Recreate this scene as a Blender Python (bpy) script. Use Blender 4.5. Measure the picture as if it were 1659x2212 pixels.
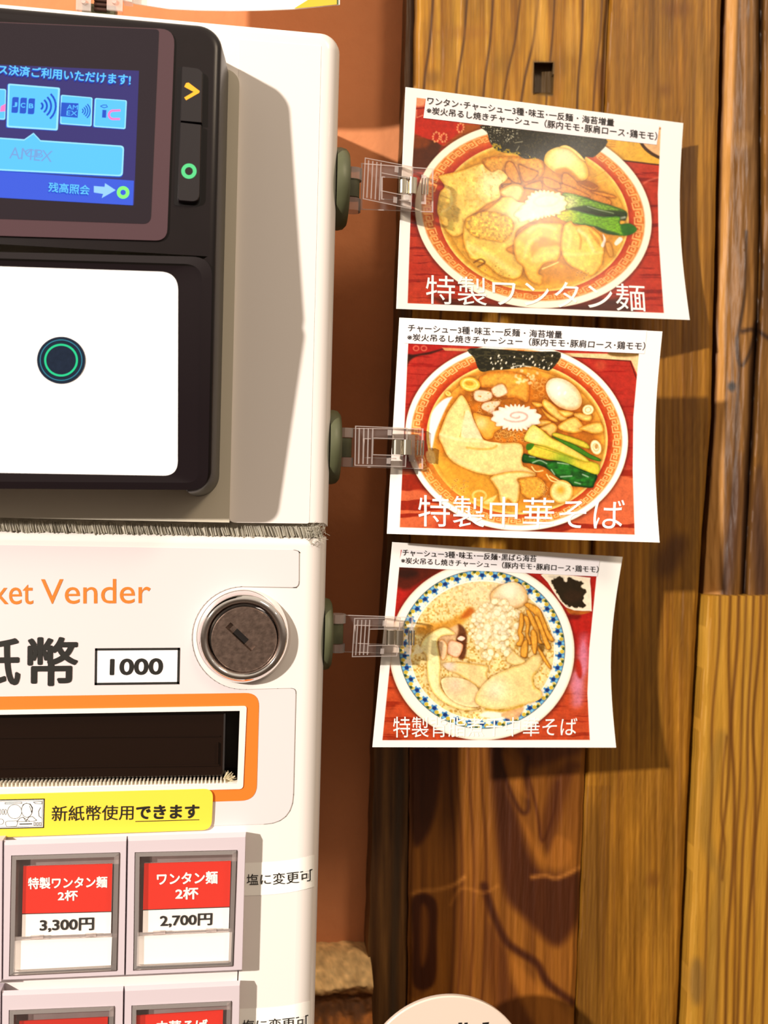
import bpy, bmesh, math, random
import numpy as np
from mathutils import Vector, Matrix
from mathutils.geometry import tessellate_polygon

for o in list(bpy.data.objects):
    bpy.data.objects.remove(o)
SC = bpy.context.scene
COL = SC.collection
random.seed(7)

# ------------------------------------------------------------------ camera
W_PX, H_PX, F_PX = 1659.0, 2212.0, 2100.0
CAM_D, CAM_Z = 0.2835, 1.35
YAW, PITCH, ROLL = math.radians(7.912), math.radians(1.234), math.radians(1.518)
CAM_F = np.array([math.sin(YAW) * math.cos(PITCH), math.cos(YAW) * math.cos(PITCH), -math.sin(PITCH)])
_r0 = np.array([math.cos(YAW), -math.sin(YAW), 0.0])
_u0 = np.cross(_r0, CAM_F)
CAM_R = math.cos(ROLL) * _r0 + math.sin(ROLL) * _u0
CAM_U = -math.sin(ROLL) * _r0 + math.cos(ROLL) * _u0
CAM_C = np.array([0.0, -CAM_D, CAM_Z])
cam = bpy.data.cameras.new('camera')
cam.sensor_fit = 'HORIZONTAL'
cam.sensor_width = 36.0
cam.lens = F_PX / W_PX * 36.0
cam.clip_start = 0.01
cam.clip_end = 50
cam.dof.use_dof = True
cam.dof.focus_distance = 0.285
cam.dof.aperture_fstop = 22.0
camo = bpy.data.objects.new('camera', cam)
COL.objects.link(camo)
_m = Matrix.Identity(4)
for i in range(3):
    _m[i][0], _m[i][1], _m[i][2], _m[i][3] = CAM_R[i], CAM_U[i], -CAM_F[i], CAM_C[i]
camo.matrix_world = _m
SC.camera = camo

# ------------------------------------------------------------------ light
SC.view_settings.view_transform = 'Standard'
SC.view_settings.look = 'None'
SC.view_settings.gamma = 1.0
SC.view_settings.exposure = 0.35
world = bpy.data.worlds.new('room_light')
SC.world = world
world.use_nodes = True
wn, wl = world.node_tree.nodes, world.node_tree.links
wbg = wn['Background']
wtc = wn.new('ShaderNodeTexCoord')
wsep = wn.new('ShaderNodeSeparateXYZ')
wl.new(wtc.outputs['Generated'], wsep.inputs[0])
wr = wn.new('ShaderNodeValToRGB')
wmr = wn.new('ShaderNodeMapRange')
wmr.inputs['From Min'].default_value = -1
wmr.inputs['From Max'].default_value = 1
wl.new(wsep.outputs['Z'], wmr.inputs['Value'])
wl.new(wmr.outputs['Result'], wr.inputs[0])
cr = wr.color_ramp
cr.elements[0].position = 0.0
cr.elements[0].color = (0.10, 0.065, 0.04, 1)
cr.elements[1].position = 1.0
cr.elements[1].color = (1.0, 0.86, 0.68, 1)
for p_, c_ in ((0.42, (0.16, 0.115, 0.085, 1)), (0.55, (0.40, 0.32, 0.25, 1)), (0.75, (0.75, 0.64, 0.52, 1))):
    e_ = cr.elements.new(p_)
    e_.color = c_
wl.new(wr.outputs['Color'], wbg.inputs['Color'])
wbg.inputs['Strength'].default_value = 0.64


def lamp(name, kind, loc, target, power, color, size=0.03, spot=None, blend=0.2):
    l = bpy.data.lights.new(name, kind)
    l.energy = power
    l.color = color
    if kind == 'AREA':
        l.shape = 'DISK'
        l.size = size
    else:
        l.shadow_soft_size = size
    if kind == 'SPOT':
        l.spot_size = spot
        l.spot_blend = blend
    o = bpy.data.objects.new(name, l)
    COL.objects.link(o)
    o.location = loc
    o.rotation_euler = (Vector(target) - Vector(loc)).to_track_quat('-Z', 'Y').to_euler()
    return o


KEY_DIR = np.array([1.0, 1.0, -0.46])
_kl = np.array([0.03, 0.0, 1.35]) - KEY_DIR * 1.25
lamp('key_lamp', 'SPOT', tuple(_kl), (0.03, 0.0, 1.35), 175.0, (1.0, 0.90, 0.80), 0.03, math.radians(60), 0.4)
lamp('fill_light', 'AREA', (0.65, -0.8, 2.2), (0.0, 0.0, 1.35), 4.5, (1.0, 0.80, 0.58), 0.3)  # added soft fill from upper right front, not a known fixture
lamp('side_lamp', 'AREA', (1.037, -0.625, 1.93), (0.09, 0.03, 1.42), 0.15, (1.0, 0.88, 0.72), 0.045)

# ------------------------------------------------------------------ colour + materials


def s2l(c):
    c = np.asarray(c, float)
    return np.where(c <= 0.04045, c / 12.92, ((c + 0.055) / 1.055) ** 2.4)


def rgb(r, g, b):
    v = s2l(np.array([r, g, b]) / 255.0)
    return (float(v[0]), float(v[1]), float(v[2]), 1.0)


def mat(name, col, rough=0.5, metal=0.0, spec=0.5, emit=None, emit_s=1.0, coat=0.0, bump=None, vary=None):
    m = bpy.data.materials.new(name)
    m.use_nodes = True
    n, l = m.node_tree.nodes, m.node_tree.links
    b = n['Principled BSDF']
    b.inputs['Base Color'].default_value = rgb(*col)
    b.inputs['Roughness'].default_value = rough
    b.inputs['Metallic'].default_value = metal
    b.inputs['Specular IOR Level'].default_value = spec
    b.inputs['Coat Weight'].default_value = coat
    b.inputs['Coat Roughness'].default_value = 0.05
    if emit:
        b.inputs['Emission Color'].default_value = rgb(*emit)
        b.inputs['Emission Strength'].default_value = emit_s
    tc = n.new('ShaderNodeTexCoord')
    if vary:
        sc, amt = vary
        t = n.new('ShaderNodeTexNoise')
        t.inputs['Scale'].default_value = sc
        t.inputs['Detail'].default_value = 5
        l.new(tc.outputs['Object'], t.inputs['Vector'])
        mx = n.new('ShaderNodeMixRGB')
        mx.blend_type = 'MULTIPLY'
        mx.inputs['Color1'].default_value = rgb(*col)
        rp = n.new('ShaderNodeValToRGB')
        rp.color_ramp.elements[0].position = 0.3
        rp.color_ramp.elements[0].color = (1 - amt, 1 - amt, 1 - amt, 1)
        rp.color_ramp.elements[1].position = 0.7
        l.new(t.outputs['Fac'], rp.inputs[0])
        mx.inputs['Fac'].default_value = 1
        l.new(rp.outputs['Color'], mx.inputs['Color2'])
        l.new(mx.outputs['Color'], b.inputs['Base Color'])
    if bump:
        sc, dist, stren = bump
        t = n.new('ShaderNodeTexNoise')
        t.inputs['Scale'].default_value = sc
        t.inputs['Detail'].default_value = 4
        l.new(tc.outputs['Object'], t.inputs['Vector'])
        bp = n.new('ShaderNodeBump')
        bp.inputs['Distance'].default_value = dist
        bp.inputs['Strength'].default_value = stren
        l.new(t.outputs['Fac'], bp.inputs['Height'])
        l.new(bp.outputs['Normal'], b.inputs['Normal'])
    return m


def clear_mat(name, tint, base=0.10, ior=1.3):
    """thin clear plastic: see-through, Fresnel gloss and a faint milky film"""
    m = bpy.data.materials.new(name)
    m.use_nodes = True
    n, l = m.node_tree.nodes, m.node_tree.links
    n.remove(n['Principled BSDF'])
    out = n['Material Output']
    tr = n.new('ShaderNodeBsdfTransparent')
    tr.inputs['Color'].default_value = rgb(*tint)
    df = n.new('ShaderNodeBsdfDiffuse')
    df.inputs['Color'].default_value = rgb(245, 235, 232)
    gl = n.new('ShaderNodeBsdfGlossy')
    gl.inputs['Roughness'].default_value = 0.06
    fr = n.new('ShaderNodeFresnel')
    fr.inputs['IOR'].default_value = ior
    m1 = n.new('ShaderNodeMixShader')
    m1.inputs['Fac'].default_value = base
    l.new(tr.outputs[0], m1.inputs[1])
    l.new(df.outputs[0], m1.inputs[2])
    m2 = n.new('ShaderNodeMixShader')
    l.new(fr.outputs[0], m2.inputs['Fac'])
    l.new(m1.outputs[0], m2.inputs[1])
    l.new(gl.outputs[0], m2.inputs[2])
    l.new(m2.outputs[0], out.inputs['Surface'])
    return m


def attr_mat(name, rough=0.5, spec=0.5, bump=None, coat=0.0, attr='Col'):
    m = bpy.data.materials.new(name)
    m.use_nodes = True
    n, l = m.node_tree.nodes, m.node_tree.links
    b = n['Principled BSDF']
    b.inputs['Roughness'].default_value = rough
    b.inputs['Specular IOR Level'].default_value = spec
    b.inputs['Coat Weight'].default_value = coat
    b.inputs['Coat Roughness'].default_value = 0.12
    a = n.new('ShaderNodeAttribute')
    a.attribute_name = attr
    l.new(a.outputs['Color'], b.inputs['Base Color'])
    if bump:
        sc, dist, stren, stretch = bump
        tc = n.new('ShaderNodeTexCoord')
        mp = n.new('ShaderNodeMapping')
        mp.inputs['Scale'].default_value = stretch
        l.new(tc.outputs['Object'], mp.inputs['Vector'])
        t = n.new('ShaderNodeTexNoise')
        t.inputs['Scale'].default_value = sc
        t.inputs['Detail'].default_value = 5
        l.new(mp.outputs['Vector'], t.inputs['Vector'])
        bp = n.new('ShaderNodeBump')
        bp.inputs['Distance'].default_value = dist
        bp.inputs['Strength'].default_value = stren
        l.new(t.outputs['Fac'], bp.inputs['Height'])
        l.new(bp.outputs['Normal'], b.inputs['Normal'])
        mx = n.new('ShaderNodeMixRGB')
        mx.blend_type = 'MULTIPLY'
        mx.inputs['Fac'].default_value = 0.35
        l.new(a.outputs['Color'], mx.inputs['Color1'])
        l.new(t.outputs['Fac'], mx.inputs['Color2'])
        l.new(mx.outputs['Color'], b.inputs['Base Color'])
    return m


# ------------------------------------------------------------------ picture <-> place


def rays(px, py):
    px = np.asarray(px, float)
    py = np.asarray(py, float)
    return CAM_F + np.multiply.outer((px - (W_PX / 2)) / F_PX, CAM_R) - np.multiply.outer((py - (H_PX / 2)) / F_PX, CAM_U)


def project(p):
    d = np.asarray(p) - CAM_C
    z = d @ CAM_F
    return W_PX / 2 + F_PX * (d @ CAM_R) / z, H_PX / 2 - F_PX * (d @ CAM_U) / z


class Plane:
    def __init__(self, p0, n):
        self.p0 = np.asarray(p0, float)
        n = np.asarray(n, float)
        self.n = n / np.linalg.norm(n)
        if self.n[1] > 0:
            self.n = -self.n

    def at(self, px, py, off=0.0):
        d = rays(px, py)
        t = ((self.p0 - CAM_C) @ self.n) / (d @ self.n)
        return CAM_C + d * t[..., None] + self.n * off


def YP(y):
    return Plane((0, y, 0), (0, -1, 0))


def P(px, py, y=0.0):
    return YP(y).at(np.array(px, float), np.array(py, float))


def X_at(px, py, y=0.0):
    return float(P(px, py, y)[0])


def Z_at(px, py, y=0.0):
    return float(P(px, py, y)[2])


class RoundEdge:
    """front face y=0 that turns round a vertical edge of radius r at x=xr"""

    def __init__(self, xr, r):
        self.xc, self.r = xr - r, r

    def at(self, px, py, off=0.0):
        d = rays(px, py)
        r = self.r + off
        t = (-off - CAM_C[1]) / d[..., 1]
        p = CAM_C + d * t[..., None]
        cx, cy = self.xc, self.r
        a = d[..., 0] ** 2 + d[..., 1] ** 2
        bx, by = CAM_C[0] - cx, CAM_C[1] - cy
        b = d[..., 0] * bx + d[..., 1] * by
        c = bx * bx + by * by - r * r
        disc = np.maximum(b * b - a * c, 0)
        t2 = (-b - np.sqrt(disc)) / a
        q = CAM_C + d * t2[..., None]
        return np.where((p[..., 0] > cx)[..., None], q, p)


# ------------------------------------------------------------------ objects
WL = {}


def obj(name, verts, faces, m, parent=None, smooth=False, mats=None, fm=None):
    v = np.asarray(verts, float).reshape(-1, 3)
    c = (v.min(0) + v.max(0)) / 2
    me = bpy.data.meshes.new(name)
    me.from_pydata([tuple(p) for p in (v - c)], [], [tuple(int(i) for i in f) for f in faces])
    for mm in (mats or [m]):
        me.materials.append(mm)
    if fm is not None:
        me.polygons.foreach_set('material_index', np.asarray(fm, dtype=np.int32))
    if smooth:
        me.polygons.foreach_set('use_smooth', np.ones(len(me.polygons), dtype=bool))
    me.update()
    o = bpy.data.objects.new(name, me)
    COL.objects.link(o)
    o.location = c
    WL[o.name] = c
    if parent is not None:
        o.parent = parent
        o.matrix_parent_inverse = Matrix.Translation(-Vector(WL[parent.name]))
    return o


def thing(name, loc, label, cat, group=None):
    e = bpy.data.objects.new(name, None)
    COL.objects.link(e)
    e.empty_display_size = 0.01
    e.location = loc
    WL[e.name] = np.asarray(loc, float)
    return tag(e, label, cat, group)


def tag(o, label, cat, group=None):
    o['label'] = label
    o['category'] = cat
    if group:
        o['group'] = group
    return o


class MB:
    """collects shapes; build() links them as one mesh object"""

    def __init__(self):
        self.v, self.f, self.m = [], [], []
        self.n = 0

    def add(self, verts, faces, mi=0):
        verts = np.asarray(verts, float).reshape(-1, 3)
        self.v.append(verts)
        self.f += [tuple(int(i) + self.n for i in f) for f in faces]
        self.m += [mi] * len(faces)
        self.n += len(verts)

    def box(self, x0, x1, y0, y1, z0, z1, mi=0):
        v = [(x, y, z) for x in (x0, x1) for y in (y0, y1) for z in (z0, z1)]
        self.add(v, [(0, 1, 3, 2), (4, 6, 7, 5), (0, 4, 5, 1), (2, 3, 7, 6), (0, 2, 6, 4), (1, 5, 7, 3)], mi)

    def hexa(self, front, back, mi=0):
        """closed prism between two rings of points of equal count"""
        n = len(front)
        v = list(front) + list(back)
        f = [tuple(range(n)), tuple(range(2 * n - 1, n - 1, -1))]
        f += [(i, i + n, (i + 1) % n + n, (i + 1) % n) for i in range(n)]
        self.add(v, f, mi)

    def loft(self, rings, cap0=True, cap1=True, mi=0):
        n = len(rings[0])
        v = np.concatenate([np.asarray(r) for r in rings])
        f = []
        for k in range(len(rings) - 1):
            a, b = k * n, (k + 1) * n
            f += [(a + i, a + (i + 1) % n, b + (i + 1) % n, b + i) for i in range(n)]
        if cap0:
            f.append(tuple(range(n - 1, -1, -1)))
        if cap1:
            k = (len(rings) - 1) * n
            f.append(tuple(range(k, k + n)))
        self.add(v, f, mi)

    def tube(self, pts, r, n=6, mi=0):
        pts = np.asarray(pts, float)
        rings = []
        for i, p in enumerate(pts):
            d = pts[min(i + 1, len(pts) - 1)] - pts[max(i - 1, 0)]
            d = d / (np.linalg.norm(d) + 1e-12)
            a = np.cross(d, (0.3, 0.2, 0.93))
            a /= np.linalg.norm(a)
            b = np.cross(d, a)
            rr_ = r[i] if hasattr(r, '__len__') else r
            rings.append([p + rr_ * (math.cos(t) * a + math.sin(t) * b) for t in np.linspace(0, 2 * math.pi, n, endpoint=False)])
        self.loft(rings, mi=mi)

    def build(self, name, m, parent=None, smooth=False, mats=None, auto=None):
        o = obj(name, np.concatenate(self.v), self.f, m, parent, smooth, mats, self.m if mats else None)
        fix_normals(o)
        if auto:
            for p in o.data.polygons:
                p.use_smooth = True
            o.data.set_sharp_from_angle(angle=math.radians(auto))
        return o


def fix_normals(o):
    bm = bmesh.new()
    bm.from_mesh(o.data)
    bmesh.ops.recalc_face_normals(bm, faces=bm.faces)
    bm.to_mesh(o.data)
    bm.free()


def rr(x0, x1, z0, z1, r, n=8, corners='abcd'):
    """rounded rectangle outline (x,z), from the right-bottom corner anticlockwise"""
    out = []
    for key, cx, cz, a0 in (('a', x1, z0, -90), ('b', x1, z1, 0), ('c', x0, z1, 90), ('d', x0, z0, 180)):
        q = r if key in corners else 1e-6
        sx = -1 if cx == x1 else 1
        sz = -1 if cz == z1 else 1
        for t in np.linspace(math.radians(a0), math.radians(a0 + 90), n):
            out.append((cx + sx * q + q * math.cos(t), cz + sz * q + q * math.sin(t)))
    return np.array(out)


def ring(xz, y):
    xz = np.asarray(xz)
    return np.column_stack([xz[:, 0], np.full(len(xz), y) if not hasattr(y, '__len__') else y, xz[:, 1]])


def round_poly(pts, radii, n=7):
    pts = [np.array(p, float) for p in pts]
    out = []
    k = len(pts)
    for i in range(k):
        r = radii[i] if hasattr(radii, '__len__') else radii
        p, a, b = pts[i], pts[i - 1], pts[(i + 1) % k]
        if r <= 0:
            out.append(p)
            continue
        u = (a - p) / np.linalg.norm(a - p)
        w = (b - p) / np.linalg.norm(b - p)
        for t in np.linspace(0, 1, n):
            out.append((1 - t) ** 2 * (p + u * r) + 2 * t * (1 - t) * p + t * t * (p + w * r))
    return np.array(out)


def plate_mb(mb, poly, srf, off=0.0001, thick=0.0001, mi=0):
    poly = np.asarray(poly, float)
    f = srf.at(poly[:, 0], poly[:, 1], off)
    b = srf.at(poly[:, 0], poly[:, 1], off - thick)
    mb.hexa(f, b, mi)


def plate(name, poly, srf, m, parent, off=0.0001, thick=0.0001):
    mb = MB()
    plate_mb(mb, poly, srf, off, thick)
    return mb.build(name, m, parent)


def circ(cx, cy, r, n=40, ry=None):
    t = np.linspace(0, 2 * math.pi, n, endpoint=False)
    return np.column_stack([cx + r * np.cos(t), cy + (ry or r) * np.sin(t)])


def ring_mb(mb, cx, cy, r0, r1, srf, off, n=48, mi=0, k=1.0):
    a, b = circ(cx, cy, r0, n, r0 * k), circ(cx, cy, r1, n, r1 * k)
    v = np.concatenate([srf.at(a[:, 0], a[:, 1], off), srf.at(b[:, 0], b[:, 1], off)])
    mb.add(v, [(i, (i + 1) % n, (i + 1) % n + n, i + n) for i in range(n)], mi)


def line_mb(mb, pts, w, srf, off, mi=0, closed=False):
    """flat printed line of width w (px) along pts"""
    pts = [np.array(p, float) for p in pts]
    if closed:
        pts = pts + [pts[0]]
    for a, b in zip(pts[:-1], pts[1:]):
        d = (b - a) / (np.linalg.norm(b - a) + 1e-9)
        nrm = np.array([-d[1], d[0]]) * w / 2
        q = np.array([a - d * w / 2 + nrm, b + d * w / 2 + nrm, b + d * w / 2 - nrm, a - d * w / 2 - nrm])
        mb.add(srf.at(q[:, 0], q[:, 1], off), [(0, 1, 2, 3)], mi)


def glyphs(body):
    c = bpy.data.curves.new('tmp', 'FONT')
    c.body = body
    c.size = 1
    c.resolution_u = 5
    o = bpy.data.objects.new('tmp', c)
    COL.objects.link(o)
    bpy.context.view_layer.update()
    me = bpy.data.meshes.new_from_object(o.evaluated_get(bpy.context.evaluated_depsgraph_get()))
    v = np.array([p.co[:] for p in me.vertices])
    f = [tuple(p.vertices) for p in me.polygons]
    bpy.data.objects.remove(o)
    bpy.data.curves.remove(c)
    bpy.data.meshes.remove(me)
    lo, hi = v.min(0), v.max(0)
    return (v[:, 0] - lo[0]) / (hi[0] - lo[0]), (hi[1] - v[:, 1]) / (hi[1] - lo[1]), f, (1 / (hi[0] - lo[0]), 1 / (hi[1] - lo[1]))


BOLD = ((0, 0), (-1, 0), (1, 0), (0, 1), (0, -1), (-.7, .7), (.7, .7), (.7, -.7), (-.7, -.7))


def text_mb(mb, body, quad, srf, off=0.0002, bold=0.0, mi=0):
    """letters fitted in the picture quad TL,TR,BR,BL and laid on a surface; bold overlays shifted layers of ink"""
    s0, t0, f, em = glyphs(body)
    dx, dy = bold * em[0], bold * em[1]
    q = np.array(quad, float)
    for k, (a, b) in enumerate(BOLD if bold > 0.003 else BOLD[:1]):
        s, t = (s0 + a * dx + dx) / (1 + 2 * dx), (t0 + b * dy + dy) / (1 + 2 * dy)
        px = ((1 - s) * (1 - t))[:, None] * q[0] + (s * (1 - t))[:, None] * q[1] + (s * t)[:, None] * q[2] + ((1 - s) * t)[:, None] * q[3]
        mb.add(srf.at(px[:, 0], px[:, 1], off + k * 0.00001), f, mi)


def text(name, body, quad, srf, m, parent, off=0.0002, bold=0.0):
    mb = MB()
    text_mb(mb, body, quad, srf, off, bold)
    return obj(name, np.concatenate(mb.v), mb.f, m, parent)


# ------------------------------------------------------------------ noise + paint


def vnoise(x, y, seed=0):
    xi, yi = np.floor(x).astype(np.int64), np.floor(y).astype(np.int64)
    fx, fy = x - xi, y - yi
    fx, fy = fx * fx * (3 - 2 * fx), fy * fy * (3 - 2 * fy)

    def h(a, b):
        k = (a * 374761393 + b * 668265263 + seed * 1442695041) & 0xFFFFFFFF
        k = ((k ^ (k >> 13)) * 1274126177) & 0xFFFFFFFF
        return ((k ^ (k >> 16)) & 0xFFFF) / 65535.0
    return (h(xi, yi) * (1 - fx) + h(xi + 1, yi) * fx) * (1 - fy) + (h(xi, yi + 1) * (1 - fx) + h(xi + 1, yi + 1) * fx) * fy


def fbm(x, y, seed=0, octv=4):
    a, s, t = 0.5, 0.0, 0.0
    for k in range(octv):
        s = s + a * vnoise(x * 2 ** k, y * 2 ** k, seed + 17 * k)
        t += a
        a *= 0.5
    return s / t


def sstep(a, b, x):
    t = np.clip((x - a) / (b - a), 0, 1)
    return t * t * (3 - 2 * t)


def spline(pts, n=8, closed=True):
    p = np.array(pts, float)
    k = len(p)
    out = []
    for i in range(k if closed else k - 1):
        if closed:
            a, b, c, d = p[(i - 1) % k], p[i], p[(i + 1) % k], p[(i + 2) % k]
        else:
            a, b, c, d = p[max(i - 1, 0)], p[i], p[i + 1], p[min(i + 2, k - 1)]
        for t in np.linspace(0, 1, n, endpoint=False):
            out.append(0.5 * (2 * b + (c - a) * t + (2 * a - 5 * b + 4 * c - d) * t * t + (3 * b - a - 3 * c + d) * t ** 3))
    if not closed:
        out.append(p[-1])
    return np.array(out)


class Paint:
    """ink of a printed photograph, laid down shape by shape (colours in sRGB 0-255)"""

    def __init__(self, X, Y):
        self.X, self.Y = X.ravel(), Y.ravel()
        self.C = np.zeros((len(self.X), 3))
        self.T(0, 0, 1)

    def T(self, ox, oy, s):
        self.U, self.V, self.s = (self.X - ox) / s, (self.Y - oy) / s, s

    def ell(self, cx, cy, rx, ry, rot=0.0):
        c, s = math.cos(rot), math.sin(rot)
        dx, dy = self.U - cx, self.V - cy
        u, v = (dx * c + dy * s) / rx, (-dx * s + dy * c) / ry
        n = np.sqrt(u * u + v * v) + 1e-9
        g = np.sqrt((u / rx) ** 2 + (v / ry) ** 2) / n + 1e-9
        return (n - 1) / g

    def poly(self, pts, smooth=True, n=6, pad=40):
        p = spline(pts, n) if smooth else np.array(pts, float)
        d = np.full(len(self.U), 1e6)
        lo, hi = p.min(0) - pad, p.max(0) + pad
        k = np.where((self.U > lo[0]) & (self.U < hi[0]) & (self.V > lo[1]) & (self.V < hi[1]))[0]
        if not len(k):
            return d
        x, y = self.U[k], self.V[k]
        best = np.full(len(k), 1e12)
        inside = np.zeros(len(k), bool)
        for i in range(len(p)):
            a, b = p[i - 1], p[i]
            e = b - a
            wx, wy = x - a[0], y - a[1]
            t = np.clip((wx * e[0] + wy * e[1]) / (e @ e + 1e-12), 0, 1)
            best = np.minimum(best, (wx - e[0] * t) ** 2 + (wy - e[1] * t) ** 2)
            cond = (a[1] > y) != (b[1] > y)
            with np.errstate(divide='ignore', invalid='ignore'):
                xi = a[0] + (y - a[1]) / (b[1] - a[1] + 1e-12) * e[0]
            inside ^= cond & (x < xi)
        d[k] = np.sqrt(best) * np.where(inside, -1, 1)
        return d

    def line(self, pts, w, smooth=True):
        p = spline(pts, 6, False) if smooth and len(pts) > 2 else np.array(pts, float)
        d = np.full(len(self.U), 1e6)
        lo, hi = p.min(0) - 3 * w - 30, p.max(0) + 3 * w + 30
        k = np.where((self.U > lo[0]) & (self.U < hi[0]) & (self.V > lo[1]) & (self.V < hi[1]))[0]
        if not len(k):
            return d
        x, y = self.U[k], self.V[k]
        best = np.full(len(k), 1e12)
        for a, b in zip(p[:-1], p[1:]):
            e = b - a
            wx, wy = x - a[0], y - a[1]
            t = np.clip((wx * e[0] + wy * e[1]) / (e @ e + 1e-12), 0, 1)
            best = np.minimum(best, (wx - e[0] * t) ** 2 + (wy - e[1] * t) ** 2)
        d[k] = np.sqrt(best) - w / 2
        return d

    def n(self, scale, seed=0, ax=1.0, ay=1.0, octv=4):
        return fbm(self.U / scale * ax, self.V / scale * ay, seed, octv)

    def fill(self, d, col, a=1.0, soft=None, clip=None):
        soft = soft if soft is not None else 1.2 / self.s
        m = a * sstep(soft, -soft, d)
        if clip is not None:
            m = m * sstep(1.2 / self.s, -1.2 / self.s, clip)
        col = np.asarray(col, float)
        self.C += (col - self.C) * np.asarray(m)[:, None]

    def blob(self, d, base, edge, w, light=None, tex=None, amt=0.0, a=1.0, clip=None, halo=0.42):
        """a rounded piece: edge tone falling to the base tone w inside, with mottling"""
        if halo:
            h = halo * np.exp(-np.maximum(d, 0) * self.s / 2.6)[:, None]
            self.C *= 1 - h * np.array([0.55, 0.75, 0.9])
        t = sstep(0, -w, d)[:, None]
        col = np.asarray(edge, float) * (1 - t) + np.asarray(base, float) * t
        if light is not None:
            cx, cy, r, lc = light
            k = np.exp(-((self.U - cx) ** 2 + (self.V - cy) ** 2) / (r * r))[:, None]
            col = col * (1 - k) + np.asarray(lc, float) * k
        if tex is not None:
            col = col * (1 + amt * (tex - 0.5))[:, None]
        self.fill(d, np.clip(col, 0, 255), a, clip=clip)

    def linear(self):
        return s2l(np.clip(self.C, 0, 255) / 255.0)


KEY_CELL = [(0.0, 0.02), (0.0, 0.98), (0.86, 0.98), (0.86, 0.22), (0.34, 0.22), (0.34, 0.62), (0.6, 0.62)]


def key_band(p, cx, cy, rot, ro, ri, cells, col, lw=0.11, a=0.9, clip=None):
    """Greek key running round a bowl's rim between ellipse ro and ellipse ri"""
    c, s = math.cos(rot), math.sin(rot)
    dx, dy = p.X - cx, p.Y - cy
    x, y = dx * c + dy * s, -dx * s + dy * c
    no = np.hypot(x / ro[0], y / ro[1])
    ni = np.hypot(x / ri[0], y / ri[1])
    v = (1 - no) / ((1 - no) + (ni - 1) + 1e-9)
    k = np.where((v > -0.1) & (v < 1.1) & (no < 1.05) & (ni > 0.95))[0]
    mid = ((ro[0] + ri[0]) / 2, (ro[1] + ri[1]) / 2)
    tt = np.linspace(-math.pi, math.pi, 721)
    seg = np.hypot(mid[0] * np.diff(np.cos(tt)), mid[1] * np.diff(np.sin(tt)))
    cum = np.concatenate([[0], np.cumsum(seg)])
    th = np.arctan2(y[k] / mid[1], x[k] / mid[0])
    u = np.interp(th, tt, cum / cum[-1]) * cells
    ci = np.floor(u).astype(int)
    uu, vv = u - ci, v[k]
    odd = (ci % 2) == 1
    uu = np.where(odd, 0.93 - uu, uu)
    vv = np.where(odd, vv, 1 - vv)
    best = np.full(len(k), 9.0)
    for (ax, ay), (bx, by) in zip(KEY_CELL[:-1], KEY_CELL[1:]):
        ex, ey = bx - ax, by - ay
        wx, wy = uu - ax, vv - ay
        t = np.clip((wx * ex + wy * ey) / (ex * ex + ey * ey), 0, 1)
        best = np.minimum(best, np.hypot(wx - ex * t, wy - ey * t))
    m = sstep(lw, lw * 0.45, best) * a
    if clip is not None:
        m = m * sstep(1, -1, clip[k])
    p.C[k] += (np.asarray(col, float) - p.C[k]) * m[:, None]
# ------------------------------------------------------------------ the setting
Y_WOOD, Y_WALL = 0.060, 0.074


def structure(o, label=None):
    o['kind'] = 'structure'
    if label:
        o['label'] = label
    return o


plaster = mat('orange_plaster', (202, 132, 88), 0.85, spec=0.2, bump=(140, 0.0015, 0.35), vary=(22, 0.10))
mb = MB()
a0, a1 = P(-300, -300, Y_WALL), P(1000, 2600, Y_WALL)
nx, nz = 40, 60
gx, gz = np.meshgrid(np.linspace(a0[0], a1[0], nx), np.linspace(a0[2], a1[2], nz))
gy = Y_WALL + 0.0012 * (fbm(gx * 60 + 9, gz * 60 + 50, 3) - 0.5)
mb.add(np.column_stack([gx.ravel(), gy.ravel(), gz.ravel()]),
       [(r * nx + c, r * nx + c + 1, (r + 1) * nx + c + 1, (r + 1) * nx + c) for r in range(nz - 1) for c in range(nx - 1)])
wall = mb.build('wall_back', plaster, smooth=True)
structure(wall, 'orange brown plaster wall behind the ticket machine')


def set_cols(o, lin, name='Col'):
    a = o.data.color_attributes.new(name, 'FLOAT_COLOR', 'POINT')
    buf = np.ones((len(o.data.vertices), 4), dtype=np.float32)
    buf[:, :3] = lin
    a.data.foreach_set('color', buf.ravel())


wood_mat = attr_mat('weathered_wood', 0.5, 0.35, bump=(60, 0.0012, 0.5, (9, 9, 0.8)))
planks = bpy.data.objects.new('wall_right', None)
COL.objects.link(planks)
planks.location = P(1250, 2350, Y_WOOD)
WL[planks.name] = np.array(planks.location)
structure(planks, 'wall of old upright timber boards to the right of the ticket machine')


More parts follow.
